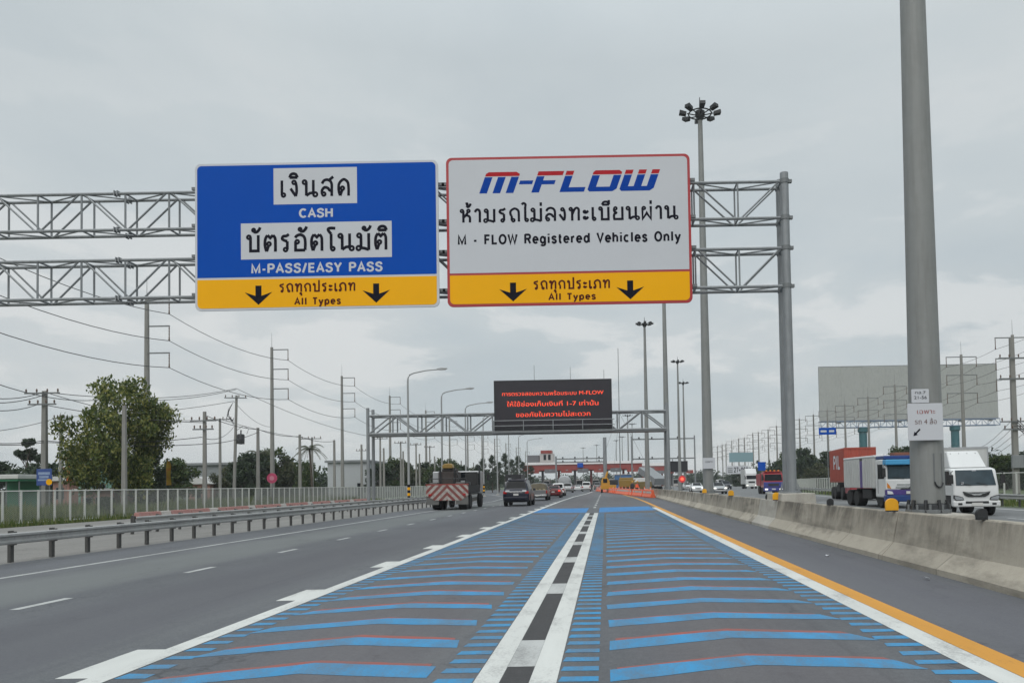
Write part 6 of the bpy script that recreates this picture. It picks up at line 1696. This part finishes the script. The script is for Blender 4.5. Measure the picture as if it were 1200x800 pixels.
# ochre tipper
t = thing('tipper_truck', 'ochre tipper truck parked inside the orange barriers', 'truck', (gx(735, 118), 118, 0))
mb = MB(); mb.prism([(-1.2, .95), (1.2, .95), (1.35, 2.1), (-1.35, 2.1)], 0, 4.6, 'y'); mb.build('tipper_body', c_dkyel, t, bevel=.05)
mb = MB(); mb.box(-1.15, 1.15, 4.9, 6.6, .6, 2.5); mb.build('cab', c_dkyel, t, bevel=.08)
chassis(t, .1, 6.4, .93, .9)
for s in (-1, 1):
    wheel(t, s*1.0, 1.2, .48, .28, dual=True); wheel(t, s*1.0, 5.6, .48, .28); lamp(t, s*1.0, -.03, .85, .25, .14, m_tail, 'tail_light')
# road roller / olive trailer
t = thing('works_trailer', 'olive brown works trailer with a white canopy nearest the warning lamp', 'trailer', (gx(753, 104), 104, 0))
mb = MB(); mb.box(-1.3, 1.3, 0, 3.6, .7, 1.7); mb.build('bin', M('olive_bin', (.16, .12, .04), .7, var=.25), t, bevel=.05)
mb = MB(); mb.prism([(-1.1, 1.72), (1.2, 1.72), (1.0, 2.25), (-.6, 2.25)], .4, 2.8, 'y'); mb.build('canopy', c_white, t, bevel=.05)
for s in (-1, 1):
    wheel(t, s*1.0, .9, .42, .26); wheel(t, s*1.0, 2.6, .42, .26)
mb = MB(); mb.tube((0, -.9, .75), (0, .1, .75), .06, n=6); mb.build('drawbar', m_dark, t)
# tipped grey truck
t = thing('dump_truck', 'truck with its grey tipping bed raised right of the works trailer', 'truck', (gx(772, 132), 132, 0), .5)
mb = MB(); mb.prism([(-.3, 1.1), (5.0, 3.4), (4.6, 4.5), (-.7, 2.3)], -1.25, 1.25, 'x'); mb.build('raised_bed', m_galv, t, bevel=.06)
mb = MB(); mb.box(-1.15, 1.15, 5.2, 6.9, .6, 2.5); mb.build('cab', c_white, t, bevel=.08)
chassis(t, 0, 6.6, .95, .9)
mb = MB(); mb.tube((0, 3, 1.0), (0, 3.6, 2.7), .1, n=8); mb.build('hydraulic_ram', m_chrome, t)
for s in (-1, 1):
    wheel(t, s*1.0, .9, .48, .28, dual=True); wheel(t, s*1.0, 2.2, .48, .28, dual=True); wheel(t, s*1.0, 6.0, .48, .28)
# blue site cabin
t = thing('site_cabin', 'small blue site cabin behind the yellow works machine', 'cabin', (gx(731, 150), 150, 0))
mb = MB(); mb.box(-1.8, 1.8, 0, 2.4, .25, 3.3); mb.build('wall', M('cabin_blue', (.05, .14, .3), .6, var=.15, streak=.2), t, bevel=.04)
mb = MB(); mb.box(-1.95, 1.95, -.15, 2.55, 3.303, 3.45); mb.build('roof', m_tw, t)
mb = MB(); mb.box(-.9, .2, -.05, -.005, 1.3, 2.4); o = mb.build('window', m_galvd, t)
mb = MB(); mb.box(-.82, .12, -.065, -.052, 1.38, 2.32); mb.build('pane', m_glass, o)
for x in (-1.5, 1.5):
    mb = MB(); mb.box(x-.15, x+.15, .2, 2.2, 0, .249); mb.build('skid', m_dark, t)

# ------------------------------------------------------------ people by the works
m_skin = M('skin', (.25, .14, .09), .6, var=.08)
def person(label, x, y, rz, shirt, trouser, helmet=None, pose=0, vest=None):
    t = thing('person', label, 'person', (x, y, 0), rz)
    me = bpy.data.meshes.new('body'); V = []; E = []; Rr = []
    def v(p, r, par=None):
        V.append(p); Rr.append(r)
        if par is not None: E.append((par, len(V)-1))
        return len(V)-1
    hip = v((0, 0, .93), .145); ch = v((0, .0, 1.2), .15, hip); sh = v((0, 0, 1.4), .13, ch); nk = v((0, .01, 1.5), .06, sh); hd = v((0, .02, 1.6), .095, nk); v((0, .02, 1.7), .085, hd)
    for s in (-1, 1):
        a = v((s*.19, 0, 1.4), .065, sh); e = v((s*.26, -.02+.06*pose, 1.13), .05, a); w_ = v((s*.25, .1+.12*pose, .9), .038, e)
        hnd = v((s*.25, .14+.12*pose, .82), .04, w_)
        k = v((s*.11, .02+.05*s*pose, .5), .075, hip); an = v((s*.12, -.03+.1*s*pose, .09), .055, k); v((s*.13, .1+.1*s*pose, .04), .045, an)
    me.from_pydata(V, E, []); o = bpy.data.objects.new('body', me); COL.objects.link(o); o.parent = t
    me.skin_vertices if False else None
    m = o.modifiers.new('skin', 'SKIN'); sv = me.skin_vertices
    if not sv:
        bm = bmesh.new(); bm.from_mesh(me); bm.verts.layers.skin.verify(); bm.to_mesh(me); bm.free(); sv = me.skin_vertices
    for i, r in enumerate(Rr): sv[0].data[i].radius = (r, r)
    sv[0].data[0].use_root = True
    su = o.modifiers.new('sub', 'SUBSURF'); su.levels = 1; su.render_levels = 1
    # body colours by height: skin, shirt, trousers are clothing regions of one surface
    mt_, nt, b, vec = newmat('clothed_body'); sp = nt.nodes.new('ShaderNodeSeparateXYZ'); nt.links.new(vec, sp.inputs[0])
    c = mixrgb(nt, fmath(nt, 'GREATER_THAN', sp.outputs[2], .95), trouser, shirt); c = mixrgb(nt, fmath(nt, 'GREATER_THAN', sp.outputs[2], 1.49), c, (.25, .14, .09)); nt.links.new(c, b.inputs['Base Color']); b.inputs['Roughness'].default_value = .8
    me.materials.append(mt_)
    mb = MB(); mb.lathe([(.13, 1.67), (.12, 1.72), (.08, 1.79), (.02, 1.81)], 12, (0, .02, 0)); mb.build('helmet' if helmet else 'hair', helmet or m_dark, t, smooth=50)
    if vest:
        mb = MB(); mb.loft([[(-.19*k, -.15*k, z), (.19*k, -.15*k, z), (.19*k, .15*k, z), (-.19*k, .15*k, z)] for z, k in ((.98, 1.0), (1.2, 1.03), (1.42, .9))], False); mb.build('safety_vest', vest, t, smooth=60)
    return t
person('person in dark clothes standing at the left end of the orange barriers', gx(693.3, 152), 152, 2.6, (.02, .02, .025), (.02, .02, .025), None, .3)
person('person in dark work clothes and yellow helmet behind the barriers, the left of the pair', gx(741, 92.5), 92.5, .4, (.03, .03, .04), (.02, .02, .025), c_yellow, .2)
person('person in an orange vest and dark trousers behind the barriers, right of the pair', gx(747, 91), 91, -.6, (.04, .04, .05), (.02, .02, .025), c_yellow, 0, m_oran)
# ------------------------------------------------------------ humid air
mb = MB(); mb.box(-420, 420, -45, 640, -1.2, 32)
hz = mb.build('haze', bpy.data.materials.new('haze_air'))
m = hz.data.materials[0]; m.use_nodes = True; nt = m.node_tree; nt.nodes.remove(nt.nodes['Principled BSDF'])
pv = nt.nodes.new('ShaderNodeVolumePrincipled'); pv.inputs['Color'].default_value = (.86, .9, .93, 1); pv.inputs['Density'].default_value = .00035; pv.inputs['Anisotropy'].default_value = .2
nt.links.new(pv.outputs[0], nt.nodes['Material Output'].inputs['Volume']); hz['kind'] = 'stuff'
# ------------------------------------------------------------ sky, sun, camera
w = bpy.data.worlds.new('World'); sc.world = w; w.use_nodes = True
nt = w.node_tree; bg = nt.nodes['Background']; bg.inputs[1].default_value = .1
EL, AZ = R(44), R(196)
sky = nt.nodes.new('ShaderNodeTexSky'); sky.sky_type = 'NISHITA'; sky.sun_disc = False
sky.sun_elevation = EL; sky.sun_rotation = AZ; sky.dust_density = 3.0
tc = nt.nodes.new('ShaderNodeTexCoord'); vec = tc.outputs['Generated']
sp = nt.nodes.new('ShaderNodeSeparateXYZ'); nt.links.new(vec, sp.inputs[0])
z = fmath(nt, 'MAXIMUM', sp.outputs[2], 0.0)
den = fmath(nt, 'ADD', z, .22)
cb = nt.nodes.new('ShaderNodeCombineXYZ')
nt.links.new(fmath(nt, 'DIVIDE', sp.outputs[0], den), cb.inputs[0]); nt.links.new(fmath(nt, 'DIVIDE', sp.outputs[1], den), cb.inputs[1])
nt.links.new(fmath(nt, 'MULTIPLY', z, 1.5), cb.inputs[2])
n1 = noise(nt, mapping(nt, cb.outputs[0], (1.1, .8, 1), (3.1, 1.7, 0)), .9, 7, .55, .3)
n2 = noise(nt, mapping(nt, vec, (2.2, 2.2, 7.0), (2.15, 4.4, .35)), 2.0, 8, .56, .25)
def bank(c, rx, rz, amt):      # where a cloud bank stands in the sky
    s1 = nt.nodes.new('ShaderNodeVectorMath'); s1.operation = 'SUBTRACT'; nt.links.new(vec, s1.inputs[0]); s1.inputs[1].default_value = c
    s2 = nt.nodes.new('ShaderNodeVectorMath'); s2.operation = 'LENGTH'; nt.links.new(mapping(nt, s1.outputs[0], (1/rx, 1/rx, 1/rz)), s2.inputs[0])
    return fmath(nt, 'MULTIPLY', ramp(nt, s2.outputs['Value'], [(.15, 1.0), (1.0, 0.0)]), amt)
n2 = fmath(nt, 'ADD', n2, bank((-.29, .94, .165), .16, .06, .14))
n2 = fmath(nt, 'ADD', n2, bank((.38, .90, .20), .2, .07, .12))
n2 = fmath(nt, 'SUBTRACT', n2, bank((-.42, .84, .36), .3, .08, .10))
n2 = fmath(nt, 'SUBTRACT', n2, bank((-.1, .97, .10), .3, .05, .08))
cl = ramp(nt, n1, [(.28, (5.15, 5.75, 6.05)), (.5, (6.0, 6.55, 6.75)), (.72, (6.9, 7.2, 7.25))])
# cumulus heads low over the horizon
lowz = ramp(nt, z, [(.0, .25), (.07, .85), (.2, .8), (.36, .3), (.5, 0.0)])
hd = fmath(nt, 'MULTIPLY', ramp(nt, n2, [(.51, 0.0), (.57, 1.0)]), lowz)
cl = mixrgb(nt, fmath(nt, 'MULTIPLY', hd, .75), cl, (8.0, 8.15, 8.1))
dk = fmath(nt, 'MULTIPLY', ramp(nt, n2, [(.34, 1.0), (.49, 0.0)]), lowz)
cl = mixrgb(nt, fmath(nt, 'MULTIPLY', dk, .5), cl, (5.1, 5.85, 6.3))
cl = mixrgb(nt, .06, cl, sky.outputs[0])
gain = ramp(nt, z, [(0.0, .93), (.5, 1.0), (.62, 1.25), (1.0, 2.7)])
gm = nt.nodes.new('ShaderNodeVectorMath'); gm.operation = 'MULTIPLY'
nt.links.new(cl, gm.inputs[0]); nt.links.new(gain, gm.inputs[1])
nt.links.new(gm.outputs[0], bg.inputs[0])

sl = bpy.data.lights.new('sun', 'SUN'); sl.energy = 1.25; sl.angle = R(48); sl.color = (1, .965, .92)
so = bpy.data.objects.new('sun', sl); COL.objects.link(so)
# light comes from the sky's sun direction
d = Vector((math.sin(AZ)*math.cos(EL), math.cos(AZ)*math.cos(EL), math.sin(EL)))
so.rotation_euler = d.to_track_quat('Z', 'Y').to_euler(); so.location = d*200

cd = bpy.data.cameras.new('camera'); co = bpy.data.objects.new('camera', cd); COL.objects.link(co)
cd.sensor_width = 36; cd.sensor_fit = 'HORIZONTAL'; cd.lens = FOC/1200*36
cd.shift_x = (600-PX)/1200; cd.shift_y = (PY-400)/1200
cd.clip_start = .1; cd.clip_end = 5000
co.matrix_world = Matrix.Translation((0, 0, CAM_H)) @ Matrix.Rotation(PI/2+PITCH, 4, 'X') @ Matrix.Rotation(-ROLL, 4, 'Z')
sc.camera = co
sc.view_settings.view_transform = 'Standard'; sc.view_settings.look = 'None'
sc.view_settings.exposure = 0; sc.view_settings.gamma = 1; sc.view_settings.use_curve_mapping = False
sc.cycles.max_bounces = 6; sc.cycles.transparent_max_bounces = 8
bpy.context.view_layer.update()
